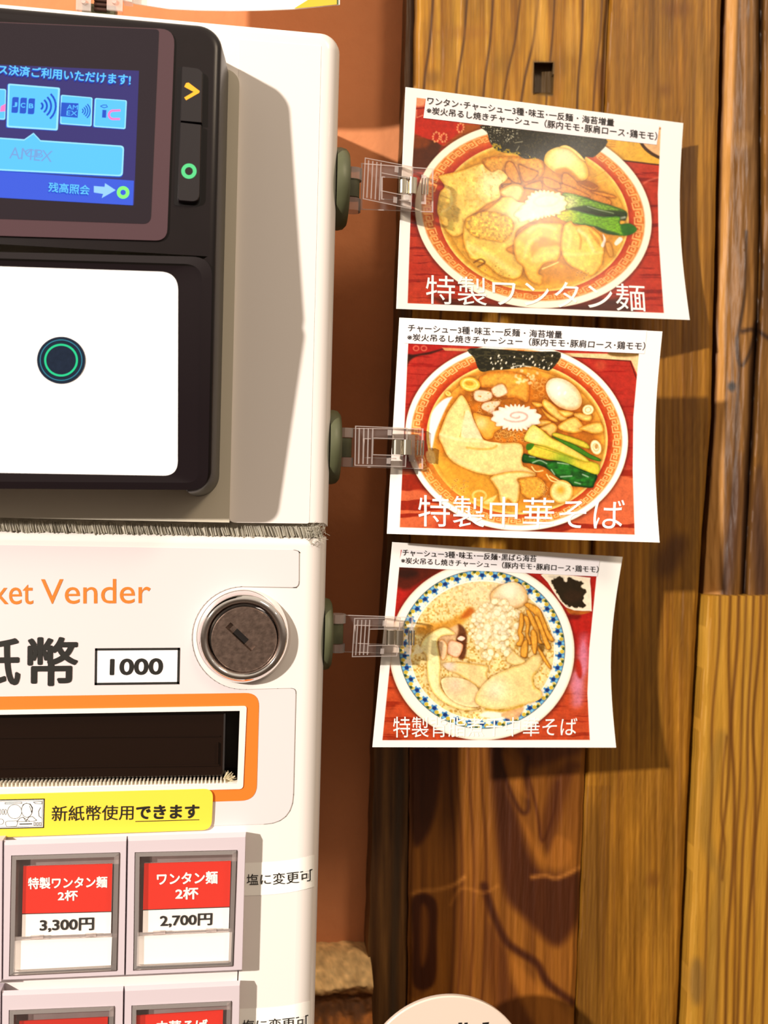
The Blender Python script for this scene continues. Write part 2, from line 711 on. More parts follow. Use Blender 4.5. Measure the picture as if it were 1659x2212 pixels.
def board(lb, rb, y0, y1, depth, paint, relief=None, step=(2.6, 5.0), thick=0.013):
    lb, rb = np.array(lb, float), np.array(rb, float)
    ys = np.arange(y0, y1 + step[1], step[1])
    l, r = np.interp(ys, lb[:, 1], lb[:, 0]), np.interp(ys, rb[:, 1], rb[:, 0])
    n = max(6, int((r - l).max() / step[0]))
    s = np.linspace(0, 1, n)
    wob = 2.2 * (vnoise(ys / 37.0, ys * 0 + l[0], 5) - 0.5)
    X = (l + wob)[:, None] * (1 - s) + (r + wob * 0.6)[:, None] * s
    Yp = np.repeat(ys[:, None], n, 1)
    p = Paint(X, Yp)
    paint(p)
    d = np.full(X.shape, depth)
    if relief is not None:
        d = d + relief(X, Yp, s[None, :])
    base = rays(X.ravel(), Yp.ravel())
    t = (d.ravel() - CAM_C[1]) / base[:, 1]
    v = CAM_C + base * t[:, None]
    V = v.reshape(len(ys), n, 3)
    back = lambda q: q + np.array([0, thick, 0])
    V = np.concatenate([back(V[:, :1]), V, back(V[:, -1:])], 1)
    C = p.linear().reshape(len(ys), n, 3)
    C = np.concatenate([C[:, :1] * 0.6, C, C[:, -1:] * 0.6], 1)
    V = np.concatenate([back(V[:1]), V, back(V[-1:])], 0)
    C = np.concatenate([C[:1] * 0.6, C, C[-1:] * 0.6], 0)
    h, w = V.shape[:2]
    f = [(i * w + j, i * w + j + 1, (i + 1) * w + j + 1, (i + 1) * w + j) for i in range(h - 1) for j in range(w - 1)]
    o = obj('plank', V.reshape(-1, 3), f, wood_mat, planks, smooth=True)
    fix_normals(o)
    set_cols(o, C.reshape(-1, 3) * np.array([0.87, 0.86, 0.84]))
    o.data.set_sharp_from_angle(angle=math.radians(50))
    return o


def lean(x0, x1):
    return [(x0 + (x0 - x1) * 0.1, -220), (x0, 0), (x1, 2212), (x1 - (x0 - x1) * 0.1, 2430)]


L0 = [(884, -220), (878, 0), (858, 674), (836, 1160), (807, 1618), (792, 2094), (788, 2430)]
L1 = [(898, -220), (896, 0), (893, 190), (886, 1618), (880, 2200), (878, 2430)]
S1 = [(1322, -220), (1315, 0), (1305, 230), (1265, 1636), (1241, 2200), (1233, 2430)]
S2 = [(1572, -220), (1563, 0), (1552, 420), (1541, 900), (1519, 1180), (1496, 1600), (1467, 2200), (1458, 2430)]


def streaks(p, c0, c1, fine=3.2, long=230.0, seed=1, amt=1.0):
    t = 0.6 * fbm(p.X / fine, p.Y / long, seed, 3) + 0.4 * fbm(p.X / (fine * 5), p.Y / (long * 1.6), seed + 4, 4)
    t = np.clip((t - 0.5) * 2.1 * amt + 0.5, 0, 1)[:, None]
    p.C = np.asarray(c0, float) * (1 - t) + np.asarray(c1, float) * t


def crack(p, pts, w, col, a=0.9, soft=2.0):
    p.fill(p.line(pts, w), col, a, soft)


def paint_edge(p):
    streaks(p, (84, 54, 24), (140, 98, 50), 5, 160, 2)
    s = (p.X - np.interp(p.Y, [q[1] for q in L0], [q[0] for q in L0]))
    p.fill(np.abs(s - 14) - 7, (60, 32, 12), 0.5, 6)
    p.fill(np.abs(s - 58) - 8, (62, 50, 38), 0.7 * sstep(1100, 1600, p.Y), 7)


def paint_main(p):
    streaks(p, (138, 86, 8), (202, 148, 42), 6, 300, 11)
    up = sstep(1250, 700, p.Y)
    k = fbm(p.X / 40, p.Y / 70, 21, 4)
    p.C *= (0.86 + 0.28 * k)[:, None]
    for za, zb, w in ((145, 115, 4), (297, 262, 3.2), (415, 385, 3.4), (530, 478, 2.2), (612, 560, 3.6), (692, 668, 2), (822, 806, 3.4), (905, 880, 1.6)):
        xa, xb = 860 + za * .4817, 860 + zb * .4817
        m = (xb - xa) / 193.0
        pts = [(xa - m * 200, -200), (xa + 1.5, 60), (xb, 193), (xb + m * 250 + 2, 440), (xb + m * 520 * 0.8, 720)]
        crack(p, pts, w + 1.2, (70, 36, 4), 0.95, 2.5)
        crack(p, [(a + 5, b) for a, b in pts], w * 1.2, (206, 148, 56), 0.35, 3)
    crack(p, [(x - 4, y) for x, y in S1], 5, (58, 30, 6), .9, 4)
    # soft blotches of the upper face
    for cx, cy, rx, ry, c, a in ((935, 168, 16, 16, (120, 80, 22), .6), (1000, 70, 60, 14, (150, 95, 30), .4), (1235, 60, 16, 60, (226, 170, 84), .4),
                                 (1165, 60, 18, 70, (228, 172, 80), .5), (1300, 170, 8, 40, (110, 60, 15), .7)):
        p.fill(p.ell(cx, cy, rx, ry), c, a, 12)
    # lower face: dark flame figure
    lo = sstep(1350, 1640, p.Y)[:, None]
    g = fbm(p.X / 16, p.Y / 420, 31, 4)[:, None]
    dark = np.array((104, 56, 8.)) * (1 - g) + np.array((176, 110, 34.)) * g
    p.C = p.C * (1 - lo) + dark * lo
    p.T(660, 1600, 0.602)
    D, D2, Lt = (58, 20, 0), (74, 30, 2), (184, 112, 36)
    p.fill(p.poly([(386, 560), (465, 570), (470, 700), (462, 870), (390, 880), (384, 720)]), D, .85, 9)
    p.fill(p.poly([(415, 600), (440, 620), (436, 760), (415, 800)]), (170, 104, 34), .6, 12)
    p.fill(p.poly([(380, 30), (480, 30), (476, 200), (440, 330), (385, 360)]), D, .75, 14)
    for x0, w in ((520, 9), (545, 7), (588, 9), (632, 10)):
        p.fill(p.line([(x0 - 4, -20), (x0, 150), (x0 + 12, 330), (x0 + 16, 500), (x0 + 10, 760), (x0 - 6, 1020)], w), D2, .6, 8)
    p.fill(p.poly([(655, -10), (700, 20), (720, 160), (760, 260), (800, 400), (850, 470), (930, 480), (985, 470), (985, 620), (930, 720),
                   (880, 730), (800, 650), (720, 560), (690, 400), (672, 200)]), D, .8, 22)
    p.fill(p.poly([(760, -20), (985, -20), (985, 40), (900, 70), (820, 96), (780, 70)]), D, .6, 20)
    p.fill(p.poly([(985, 90), (955, 130), (900, 330), (870, 400), (840, 330), (870, 200), (930, 80)]), D2, .55, 18)
    p.fill(p.line([(690, -10), (715, 130), (770, 250), (800, 240), (790, 130), (800, 60)], 14), D, .75, 10)
    p.fill(p.line([(800, 130), (830, 250), (850, 360), (890, 260), (905, 150)], 9), D2, .8, 8)
    p.fill(p.poly([(705, 40), (760, 90), (800, 200), (770, 190), (725, 120)]), Lt, .5, 12)
    p.fill(p.poly([(770, 270), (800, 360), (850, 440), (930, 450), (960, 380), (900, 340), (860, 420), (810, 330)]), Lt, .45, 12)
    p.fill(p.line([(640, 520), (680, 640), (720, 720), (770, 760), (830, 800), (870, 870), (960, 940)], 26), D, .85, 12)
    p.fill(p.poly([(660, 660), (720, 760), (740, 860), (820, 1020), (700, 1020), (660, 860)]), D2, .55, 20)
    p.fill(p.poly([(735, 780), (800, 840), (860, 900), (940, 980), (960, 1040), (840, 1040), (770, 920)]), Lt, .6, 18)
    p.fill(p.line([(380, 550), (420, 538), (470, 535), (530, 518), (570, 490)], 10), (214, 142, 66), .75, 9)
    p.fill(p.line([(812, 490), (860, 484), (905, 492), (985, 455)], 12), (214, 140, 62), .7, 9)
    p.fill(p.line([(330, 890), (390, 935), (450, 900)], 16), (180, 116, 40), .6, 12)
    p.fill(p.line([(520, 590), (560, 530), (640, 545), (690, 520)], 8), (200, 128, 54), .55, 8)
    p.T(0, 0, 1)
    # the mortise hole
    p.fill(p.poly([(1152, 131), (1198, 135), (1194, 207), (1150, 203)], False), (92, 70, 40), 1, 2.5)


def relief_main(X, Y, s):
    hole = ((X > 1154) & (X < 1194) & (Y > 136) & (Y < 203)) * 0.004
    r = 0.0006 * (fbm(X / 9, Y / 300, 77, 3) - 0.5)
    e = 0.0016 * (sstep(0.03, 0.0, s) + sstep(0.97, 1.0, s))
    return hole + r + e


def paint_mid(p):
    streaks(p, (120, 74, 8), (178, 124, 36), 3.4, 260, 41)
    k = fbm(p.X / 30, p.Y / 150, 43, 4)
    p.C *= (0.84 + 0.32 * k)[:, None]
    for cx, cy, rx, ry in ((1435, 195, 12, 10), (1460, 20, 30, 18), (1410, 1900, 12, 14)):
        p.fill(p.ell(cx, cy, rx, ry), (110, 62, 16), .5, 14)
    for x0, m in ((1372, -.03), (1400, -.035), (1520, -.05)):
        crack(p, [(x0, -200), (x0 + m * 700, 500), (x0 + m * 1500, 1300), (x0 + m * 2500, 2400)], 2.0, (112, 66, 20), .5, 3)
    # tight dark grain low on the left
    p.fill(p.poly([(1262, 1800), (1300, 1780), (1320, 1900), (1290, 2100), (1262, 2430), (1230, 2430)]), (96, 62, 16), .45, 30)
    for i in range(7):
        x0 = 1262 + i * 8
        crack(p, [(x0 + 8, 1700), (x0 + 2, 1900), (x0 - 10, 2100), (x0 - 22, 2430)], 2.4, (92, 54, 12), .5, 3)
    p.fill(p.ell(1450, 1200, 26, 50, 0.5), (84, 48, 18), .7, 18)


def relief_soft(X, Y, s):
    return 0.0006 * (fbm(X / 7, Y / 320, 78, 3) - 0.5) + 0.0016 * (sstep(0.03, 0.0, s) + sstep(0.97, 1.0, s))


def paint_rough(p):
    streaks(p, (96, 62, 20), (168, 116, 50), 7, 200, 51)
    l = np.interp(p.Y, [q[1] for q in S2], [q[0] for q in S2])
    s = p.X - l
    w = np.interp(p.Y, [0, 700, 900, 1285], [30, 20, 24, 50])
    m = sstep(4, -4, s - w)[:, None]
    p.C = p.C * (1 - m) + np.array((212, 152, 76.)) * m
    p.fill(np.abs(s - 3) - 3, (88, 50, 14), .9, 3)
    crack(p, [(1640, -200), (1644, 60), (1640, 300), (1642, 470), (1646, 600), (1636, 690), (1620, 760), (1600, 790), (1592, 740), (1608, 640), (1612, 500)], 6, (44, 24, 6), .9, 4)
    crack(p, [(1592, 730), (1598, 800), (1590, 900), (1586, 1040), (1570, 1200), (1560, 1300)], 6, (58, 34, 12), .8, 5)
    crack(p, [(1636, 700), (1626, 830), (1622, 960), (1610, 1130), (1606, 1300)], 12, (40, 18, 4), .9, 6)
    crack(p, [(1659, 730), (1630, 712), (1604, 716)], 8, (40, 20, 6), .9, 5)
    p.fill(p.ell(1606, 302, 22, 20), (176, 130, 72), .35, 8)
    p.fill(p.ell(1581, 835, 8, 10), (30, 18, 8), 1, 5)
    p.fill(p.poly([(1590, 1010), (1600, 1000), (1594, 1180), (1576, 1280), (1560, 1290), (1566, 1180)]), (72, 44, 34), .7, 16)
    p.fill(p.poly([(1640, 1010), (1650, 1100), (1656, 1290), (1630, 1290), (1622, 1120)]), (70, 44, 34), .7, 16)


def relief_rough(X, Y, s):
    g = np.exp(-((X - np.interp(Y, [0, 470, 690, 960, 1300], [1642, 1642, 1636, 1622, 1606])) / 6.0) ** 2) * 0.004
    return -0.004 * sstep(0.0, 0.2, s) + 0.005 * sstep(0.25, 0.7, s) + g + 0.0016 * (fbm(X / 14, Y / 120, 79, 4) - 0.5) + 0.002


def paint_bright(p):
    streaks(p, (186, 130, 36), (208, 156, 56), 12, 700, 61)
    for i, (x0, m1, m2) in enumerate(((1552, -14, -18), (1574, -2, -28), (1592, -6, -20), (1608, -10, -14), (1624, -10, -22), (1640, -8, -24), (1652, -9, -20), (1676, -9, -20), (1700, -9, -20))):
        j = 6 * math.sin(i * 2.3)
        crack(p, [(x0 + 4, 1280), (x0, 1400), (x0 + m1 + j, 1560), (x0 + m1, 1700), (x0 + m1 + m2 * .4 - j, 1850), (x0 + m1 + m2 * .7, 2030), (x0 + m1 + m2, 2230), (x0 + m1 + m2 - 8, 2440)],
              4 + (i % 3), (104, 60, 14), .95, 4)
    p.fill(p.line([(1560, 1590), (1545, 1640), (1528, 1740), (1524, 1800), (1540, 1860), (1556, 1900), (1544, 2000), (1536, 2212)], 24), (150, 112, 44), .55, 12)
    p.fill(p.line([(1570, 1590), (1562, 1660), (1558, 1760), (1566, 1830), (1560, 1900)], 4), (104, 60, 16), .8, 4)
    p.fill(p.ell(1505, 2120, 16, 50), (120, 90, 50), .6, 12)


board(L0, [(a - 1.2, b) for a, b in L1], -220, 2430, Y_WOOD + 0.003, paint_edge, relief_soft)
board(L1, [(a - 1, b) for a, b in S1], -220, 2430, Y_WOOD, paint_main, relief_main)
board([(a + 1, b) for a, b in S1], [(a - 6, b) for a, b in S2], -220, 2430, Y_WOOD + 0.0004, paint_mid, relief_soft)
board([(a + 3 + (3 if b > 1000 else 0), b) for a, b in S2], [(1900, -220), (1860, 2430)], -220, 1288, Y_WOOD + 0.002, paint_rough, relief_rough)
board([(a + 15, b) for a, b in S2], [(1900, -220), (1860, 2430)], 1287, 2430, Y_WOOD - 0.003, paint_bright, relief_soft)
mb = MB()
q0, q1 = P(880, -220, Y_WALL + 0.002), P(1950, 2450, Y_WALL + 0.002)
mb.box(q0[0], q1[0], Y_WALL - 0.0002, Y_WALL + 0.004, q1[2], q0[2])
mb.build('backing_board', mat('dark_backing', (46, 28, 12), 0.9), planks)

# rough log ledge low on the plaster wall
nu, nv = 70, 22
us = np.linspace(0, 1, nu)
xs = np.linspace(P(560, 2150, 0.06)[0], P(800, 2150, 0.06)[0], nu)
zt, zb = Z_at(740, 2072, 0.06), Z_at(740, 2400, 0.06)
prof = np.array([(0.074, zt), (0.066, zt), (0.058, zt - 0.0022), (0.0525, zt - 0.006), (0.0535, zt - 0.0095), (0.0565, zt - 0.012),
                 (0.0560, zt - 0.0145), (0.0525, zt - 0.018), (0.0505, zt - 0.024), (0.0515, zt - 0.032), (0.056, zb + 0.004), (0.074, zb)])
pt = np.linspace(0, len(prof) - 1, nv * 3)
py_, pz_ = np.interp(pt, range(len(prof)), prof[:, 0]), np.interp(pt, range(len(prof)), prof[:, 1])
GX, GK = np.meshgrid(xs, np.arange(len(pt)), indexing='ij')
nz_ = fbm(GX * 260, GK / 5.0 + GX * 40, 91, 4) - 0.5
GY = py_[GK] + 0.004 * nz_ * (GK > 3)
GZ = pz_[GK] + 0.002 * (fbm(GX * 180 + 7, GK / 9.0, 92, 3) - 0.5) * (GK < len(pt) - 6)
V = np.column_stack([GX.ravel(), GY.ravel(), GZ.ravel()])
kk = len(pt)
F = [(i * kk + j, i * kk + j + 1, (i + 1) * kk + j + 1, (i + 1) * kk + j) for i in range(nu - 1) for j in range(kk - 1)]
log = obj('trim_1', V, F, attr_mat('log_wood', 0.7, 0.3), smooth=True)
fix_normals(log)
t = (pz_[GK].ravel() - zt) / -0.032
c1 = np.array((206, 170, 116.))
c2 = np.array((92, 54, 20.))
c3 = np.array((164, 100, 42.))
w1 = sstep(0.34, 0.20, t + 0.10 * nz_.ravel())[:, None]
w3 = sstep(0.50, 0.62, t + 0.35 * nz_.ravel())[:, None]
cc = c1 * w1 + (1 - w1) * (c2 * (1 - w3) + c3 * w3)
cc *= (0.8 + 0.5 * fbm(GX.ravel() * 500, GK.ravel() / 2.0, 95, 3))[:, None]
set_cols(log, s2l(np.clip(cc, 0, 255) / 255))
structure(log, 'rough barky log ledge at the foot of the orange wall')
# ------------------------------------------------------------------ ticket machine
white_pl = mat('white_enamel', (236, 229, 225), 0.32, spec=0.5, coat=0.25)
sheet_pl = mat('face_sheet', (224, 212, 214), 0.35, spec=0.5)
grey_pl = mat('beige_plate', (206, 198, 180), 0.4)
black_pl = mat('black_plastic', (24, 17, 19), 0.32, spec=0.35, vary=(160, 0.15))
gloss_bk = mat('glossy_black', (22, 15, 20), 0.05, spec=0.7, coat=0.6)
ink = mat('black_ink', (28, 26, 22), 0.5)
orange_ink = mat('orange_ink', (236, 122, 40), 0.42)
yellow_st = mat('yellow_vinyl', (243, 213, 72), 0.35)
red_ink = mat('red_ink', (212, 40, 20), 0.45)
paper_w = mat('white_paper', (250, 248, 245), 0.45)
seam_ink = mat('seam_grey', (168, 160, 156), 0.6)

machine = thing('ticket_vending_machine', tuple(P(300, 2500, 0.03)), 'white ticket vending machine with black card reader, key lock and red price buttons', 'ticket machine')
XL = X_at(-420, 1100)
FR = YP(0.0)
YB = 0.0735

# upper cabinet: flat front, rounded right edge and top corner
UX1, UZ0 = X_at(722, 700), Z_at(600, 1136.5)
UZ1 = Z_at(640, 56)
mb = MB()
for_r = 0.0052
rings = []
for k in np.linspace(0, math.pi / 2, 9):
    ins = for_r * (1 - math.cos(math.pi / 2 - k))
    ins = for_r * (1 - math.sin(k))
    y = for_r * (1 - math.cos(k))
    rings.append((ins, y))
ro = []
for ins, y in rings:
    xz = rr(XL - 0.01, UX1 - ins, UZ0 + min(ins, 0.0012), UZ1 - ins * 0.55, max(0.0052 - ins * 0.4, 0.002), 9, 'b')
    ro.append(ring(xz, y))
ro.append(ring(rr(XL - 0.01, UX1, UZ0, UZ1, 0.0052, 9, 'b'), YB))
mb.loft(ro)
mb.build('upper_cabinet', white_pl, machine, auto=40)

# raised cheek panel to the right of the reader
cheek = [(516, 160), (690, 118), (690, 118), (667, 1128), (494, 1128)]
pl_px = round_poly([(517, 86), (694, 100), (668, 1131), (494, 1129)], [0, 0, 6, 16])
plate('cheek_panel', pl_px, FR, white_pl, machine, 0.0001, 0.002)
# mounting plate of the reader
mb = MB()
rz = rr(XL, X_at(505, 700, -0.0035), Z_at(300, 1148, -0.0035) + 0.003, Z_at(480, 144, -0.0035), 0.0042, 9, 'b')
mb.loft([ring(rz, 0.001), ring(rz, -0.0022)])
mplate = mb.build('mounting_plate', grey_pl, machine, auto=40)

# ---- card reader: a wedge whose screen leans back and whose pad leans forward
Y_TOP, Y_MID, Y_BOT = -0.0200, -0.0262, -0.0190
yt = Y_TOP
TZ1 = Z_at(380, 45, Y_TOP)
TZM = Z_at(300, 545, Y_MID)
TZ0 = Z_at(300, 1062, Y_BOT)
TXR = X_at(467, 560, Y_MID)
BXR = X_at(486, 560, 0.0)
TXL = X_at(-300, 560, Y_MID)


def yprof(z):
    return np.interp(z, [TZ0, TZM, TZ1], [Y_BOT, Y_MID, Y_TOP])


def outline(xr, z0, z1, r):
    o_ = rr(TXL, xr, z0, z1, r, 12, 'ab')
    # insert the crease points
    k = 12
    ins = np.array([[xr, TZM]])
    o_ = np.concatenate([o_[:k], ins, o_[k:]])
    return np.concatenate([o_, [[TXL, TZM]]])


mb = MB()
ros = []
for e, dy in ((0.0, None), (0.0, 0.45), (0.0, 0.0018), (0.0004, 0.0008), (0.0012, 0.0002), (0.0022, 0.0)):
    if dy is None:
        q = outline(BXR, TZ0 - 0.0012, TZ1 + 0.0005, 0.0062)
        ros.append(ring(q, 0.0))
    elif dy == 0.45:
        q = outline(BXR - 0.0006, TZ0 - 0.0008, TZ1 + 0.0003, 0.0062)
        ros.append(ring(q, -0.009))
    else:
        q = outline(TXR - e, TZ0 + e, TZ1 - e, 0.0062 - e * 0.5)
        ros.append(ring(q, yprof(q[:, 1]) + dy))
n_o = len(ros[0])
mb.loft(ros, True, False)
base = mb.n - n_o
ia = 12
ib = n_o - 1
low = [base + i for i in list(range(0, ia + 1))] + [base + ib] + [base + i for i in range(n_o - 2, n_o - 2 - 12, -1)][::-1][:0]
idx = list(range(n_o))
upper = [base + i for i in idx if ia <= i <= ib]
lower = [base + i for i in idx if i <= ia] + [base + ib]
# the left-bottom corner points lie between the crease on the left and the start
zz = ros[-1][:, 2]
upper = [base + i for i in idx if zz[i] >= TZM - 1e-7]
lower = [base + i for i in idx if zz[i] <= TZM + 1e-7]
mb.f += [tuple(upper), tuple(lower)]
mb.m += [0, 0]
reader = mb.build('card_reader', black_pl, machine, auto=35)

SCR = Plane((0, Y_TOP, TZ1), np.cross((1, 0, 0), (0, Y_MID - Y_TOP, TZM - TZ1)))
PAD = Plane((0, Y_MID, TZM), np.cross((1, 0, 0), (0, Y_BOT - Y_MID, TZ0 - TZM)))

glass_dk = mat('screen_glass', (74, 50, 57), 0.06, spec=0.6, coat=0.5)  # lighter purple base colour stands in for the reflection along the glass border
bez_px = round_poly([(-200, 42), (378, 66), (361, 522), (-200, 505)], [0, 32, 26, 0])
plate('screen_glass', bez_px, SCR, glass_dk, reader, 0.0006, 0.0014)
plate('screen_mask', round_poly([(-200, 44), (344, 66.5), (326, 486), (-200, 468)], [0, 8, 18, 0]), SCR, mat('screen_mask', (26, 15, 27), 0.06, spec=0.5, coat=0.4), reader, 0.00068, 0.0001)


def glow(name, c, s):
    return mat(name, (10, 10, 14), 0.1, spec=0.4, emit=c, emit_s=s)


g_bg = glow('lcd_background', (66, 58, 132), 0.62)
g_bar = glow('lcd_bar', (62, 96, 228), 0.8)
g_tile = glow('lcd_tile', (88, 190, 255), 0.95)
g_edge = glow('lcd_tile_edge', (150, 222, 255), 0.95)
g_blue = glow('lcd_dark_blue', (34, 92, 220), 0.7)
g_txt = glow('lcd_text', (96, 196, 255), 0.95)
g_txt_sh = glow('lcd_text_shadow', (24, 70, 196), 0.8)
g_pink = glow('lcd_pink', (250, 120, 190), 0.95)
g_green = glow('lcd_green', (130, 255, 110), 1.0)
g_ghost = glow('lcd_ghost', (120, 170, 225), 0.8)
g_arrow = glow('lcd_arrow', (150, 205, 250), 0.9)
g_white = glow('lcd_white', (225, 225, 245), 0.9)
MI = {m.name: i for i, m in enumerate([g_bg, g_bar, g_tile, g_edge, g_blue, g_txt, g_txt_sh, g_pink, g_green, g_ghost, g_arrow, g_white])}
mb = MB()


def lcd(poly, key, lv):
    plate_mb(mb, poly, SCR, 0.00072 + lv * 0.00005, 0.00003, MI[key])


lcd([(-60, 140), (301, 156), (290, 445), (-60, 424)], 'lcd_background', 0)
lcd([(-60, 368), (290, 393), (288, 446), (-60, 426)], 'lcd_bar', 1)
for q in ([(-40, 193), (15, 196), (13, 262), (-40, 259)], [(19, 184), (131, 193), (126, 285), (16, 278)],
          [(133, 208), (201, 214), (199, 276), (131, 271)], [(206, 215), (275, 220), (272, 282), (203, 277)]):
    lcd(round_poly([(a - 2, b + 1) for a, b in q], 3), 'lcd_dark_blue', 1)
    lcd(round_poly(q, 4), 'lcd_tile_edge', 2)
    cq = np.mean(q, 0)
    lcd(round_poly([cq + (np.array(t_) - cq) * 0.93 for t_ in q], 3), 'lcd_tile', 3)
bub = [(-60, 296), (54, 304), (74, 290), (89, 306), (269, 318), (266, 384), (-60, 368)]
lcd(round_poly([(a + 0, b + 2.5) for a, b in bub], [0, 0, 0, 0, 8, 9, 0]), 'lcd_dark_blue', 1)
lcd(round_poly(bub, [0, 0, 0, 0, 8, 9, 0]), 'lcd_tile_edge', 2)
lcd(round_poly([(-60, 299), (54, 307), (74, 293), (89, 309), (266, 321), (263, 381), (-60, 365)], [0, 0, 0, 0, 7, 8, 0]), 'lcd_tile', 3)
tq = [(-1, 143.5), (284, 165), (283, 189), (-2, 165)]
text_mb(mb, 'ス決済ご利用いただけます!', [(a - 2, b + 2.2) for a, b in tq], SCR, 0.00094, 0.03, MI['lcd_text_shadow'])
text_mb(mb, 'ス決済ご利用いただけます!', tq, SCR, 0.00098, 0.022, MI['lcd_text'])
tq = [(107, 397), (196, 404), (194, 425), (106, 418)]
text_mb(mb, '残高照会', [(a - 1.5, b + 1.8) for a, b in tq], SCR, 0.00094, 0.025, MI['lcd_text_shadow'])
text_mb(mb, '残高照会', tq, SCR, 0.00098, 0.012, MI['lcd_text'])
lcd([(204, 405), (227, 407), (228, 399), (251, 414), (221, 431), (224, 422), (204, 419)], 'lcd_arrow', 5)
ring_mb(mb, 267, 419, 6, 13.5, SCR, 0.00098, mi=MI['lcd_green'])
# card marks on the tiles
for k, ch in enumerate('JCB'):
    x0, y0 = 27 + k * 17.5, 213 + k * 1.4
    lcd(round_poly([(x0 + 1.5, y0), (x0 + 15.5, y0 + 1), (x0 + 13.5, y0 + 35), (x0 - 0.5, y0 + 34)], [5, 1, 5, 1]), 'lcd_dark_blue', 4)
    text_mb(mb, ch, [(x0 + 2.5, y0 + 12), (x0 + 12.5, y0 + 12.6), (x0 + 11.8, y0 + 22.6), (x0 + 2, y0 + 22)], SCR, 0.001, 0.02, MI['lcd_tile'])


def waves(cx, cy, rs, w, key):
    for r_ in rs:
        t_ = np.linspace(-0.75, 0.8, 9)
        line_mb(mb, [(cx + r_ * math.cos(q), cy + r_ * math.sin(q)) for q in t_], w, SCR, 0.001, MI[key])


waves(86, 233, (8, 17, 26, 36), 4.2, 'lcd_dark_blue')
lcd([(134, 225), (171, 227), (169, 258), (132, 255)], 'lcd_dark_blue', 4)
text_mb(mb, 'AM', [(147, 230), (170, 231.5), (169, 241), (146, 240)], SCR, 0.001, 0.0, MI['lcd_tile'])
text_mb(mb, 'EX', [(146, 243), (169, 244), (168, 254), (145, 253)], SCR, 0.001, 0.0, MI['lcd_tile'])
waves(176, 243.5, (5, 10, 15, 20), 2.4, 'lcd_dark_blue')
line_mb(mb, [(219, 233), (224, 231), (231, 231), (233, 235), (226, 237), (219, 234)], 1.6, SCR, 0.001, MI['lcd_dark_blue'])
lcd([(222.5, 241), (231, 241.5), (230, 258), (221.5, 257.5)], 'lcd_dark_blue', 4)
t_ = np.linspace(1.5, 4.75, 12)
line_mb(mb, [(259, 242.5)] + [(246 + 9.5 * math.cos(q), 252 - 9 * math.sin(q)) for q in t_][::1] + [(258, 261)], 4.6, SCR, 0.001, MI['lcd_pink'])
lcd([(4, 233), (14, 228), (13, 244), (2, 245)], 'lcd_pink', 4)
text_mb(mb, 'AMEX', [(24, 321), (116, 330), (113, 353), (22, 345)], SCR, 0.00095, -0.015, MI['lcd_ghost'])
text_mb(mb, 'JCB', [(45, 324), (95, 328), (93, 350), (43, 346)], SCR, 0.00096, -0.02, MI['lcd_ghost'])
mb.build('display', g_bg, reader, mats=[g_bg, g_bar, g_tile, g_edge, g_blue, g_txt, g_txt_sh, g_pink, g_green, g_ghost, g_arrow, g_white])

# two keys beside the screen, sunk in a trough
plate('key_trough', round_poly([(383, 145), (440, 151), (434, 448), (376, 444)], [6, 14, 16, 6]), SCR, mat('trough_black', (14, 9, 12), 0.25), reader, 0.0001, 0.0002)


def key_cap(name, px, rad, sym):
    m_ = MB()
    q = round_poly(px, rad)
    c_ = q.mean(0)
    rs = [SCR.at(q[:, 0], q[:, 1], 0.0)]
    for sc, off in ((1.0, 0.0011), (0.985, 0.0015), (0.93, 0.00175)):
        w = c_ + (q - c_) * np.array([sc, 1 - (1 - sc) * 0.25])
        rs.append(SCR.at(w[:, 0], w[:, 1], off))
    m_.loft(rs)
    o = m_.build(name, gloss_bk, reader, auto=30)
    m_ = MB()
    if sym == '>':
        plate_mb(m_, [(403, 187), (408, 186), (432, 204), (431, 208), (403, 224), (399, 218), (419, 206), (399, 195)], SCR, 0.00182, 0.00003)
        m_.build('arrow_mark', mat('amber_ink', (252, 172, 40), 0.4), reader)
    else:
        ring_mb(m_, 409, 376, 8.5, 16.5, SCR, 0.00182)
        m_.build('ring_mark', mat('green_ink', (70, 190, 125), 0.4), reader)
    return o


key_cap('arrow_key', [(393, 150), (439, 156), (437, 272), (390, 268)], [4, 14, 2, 2], '>')
key_cap('round_key', [(390, 270), (436, 275), (432, 443), (384, 439)], [2, 2, 18, 6], 'o')

# touch pad in its glossy well
well = round_poly([(-200, 548), (452, 565), (458, 640), (446, 1050), (-200, 1046)], [0, 40, 20, 34, 0], 9)
rim_o = round_poly([(-200, 540), (459, 556), (449, 1058), (-200, 1054)], [0, 44, 38, 0], 11)
rim_i = round_poly([(-200, 553), (438, 572), (432, 1042), (-200, 1038)], [0, 40, 32, 0], 11)
pad_e = round_poly([(-200, 569), (385, 588), (384, 1028), (-200, 1018)], [0, 40, 32, 0], 11)
mb = MB()
mb.loft([PAD.at(rim_o[:, 0], rim_o[:, 1], -0.0004), PAD.at(rim_o[:, 0], rim_o[:, 1], 0.0006), PAD.at(rim_i[:, 0], rim_i[:, 1], 0.0009),
         PAD.at(rim_i[:, 0], rim_i[:, 1], 0.0002), PAD.at(pad_e[:, 0], pad_e[:, 1], -0.0000), PAD.at(pad_e[:, 0], pad_e[:, 1], -0.0008)], True, False)
mb.build('pad_bezel', gloss_bk, reader, auto=30)
pad_w = mat('touch_pad_white', (240, 240, 244), 0.16, spec=0.5)
plate('touch_pad', pad_e, PAD, pad_w, reader, 0.00012, 0.0006)
mb = MB()
ring_mb(mb, 132.5, 778, 0.5, 52, PAD, 0.0003, 60, k=0.97)
mb.build('sensor_window', mat('sensor_navy', (30, 42, 62), 0.1, spec=0.5, vary=(900, 0.25)), reader)
mb = MB()
ring_mb(mb, 132.5, 778, 32, 36.5, PAD, 0.00036, 60, k=0.97)
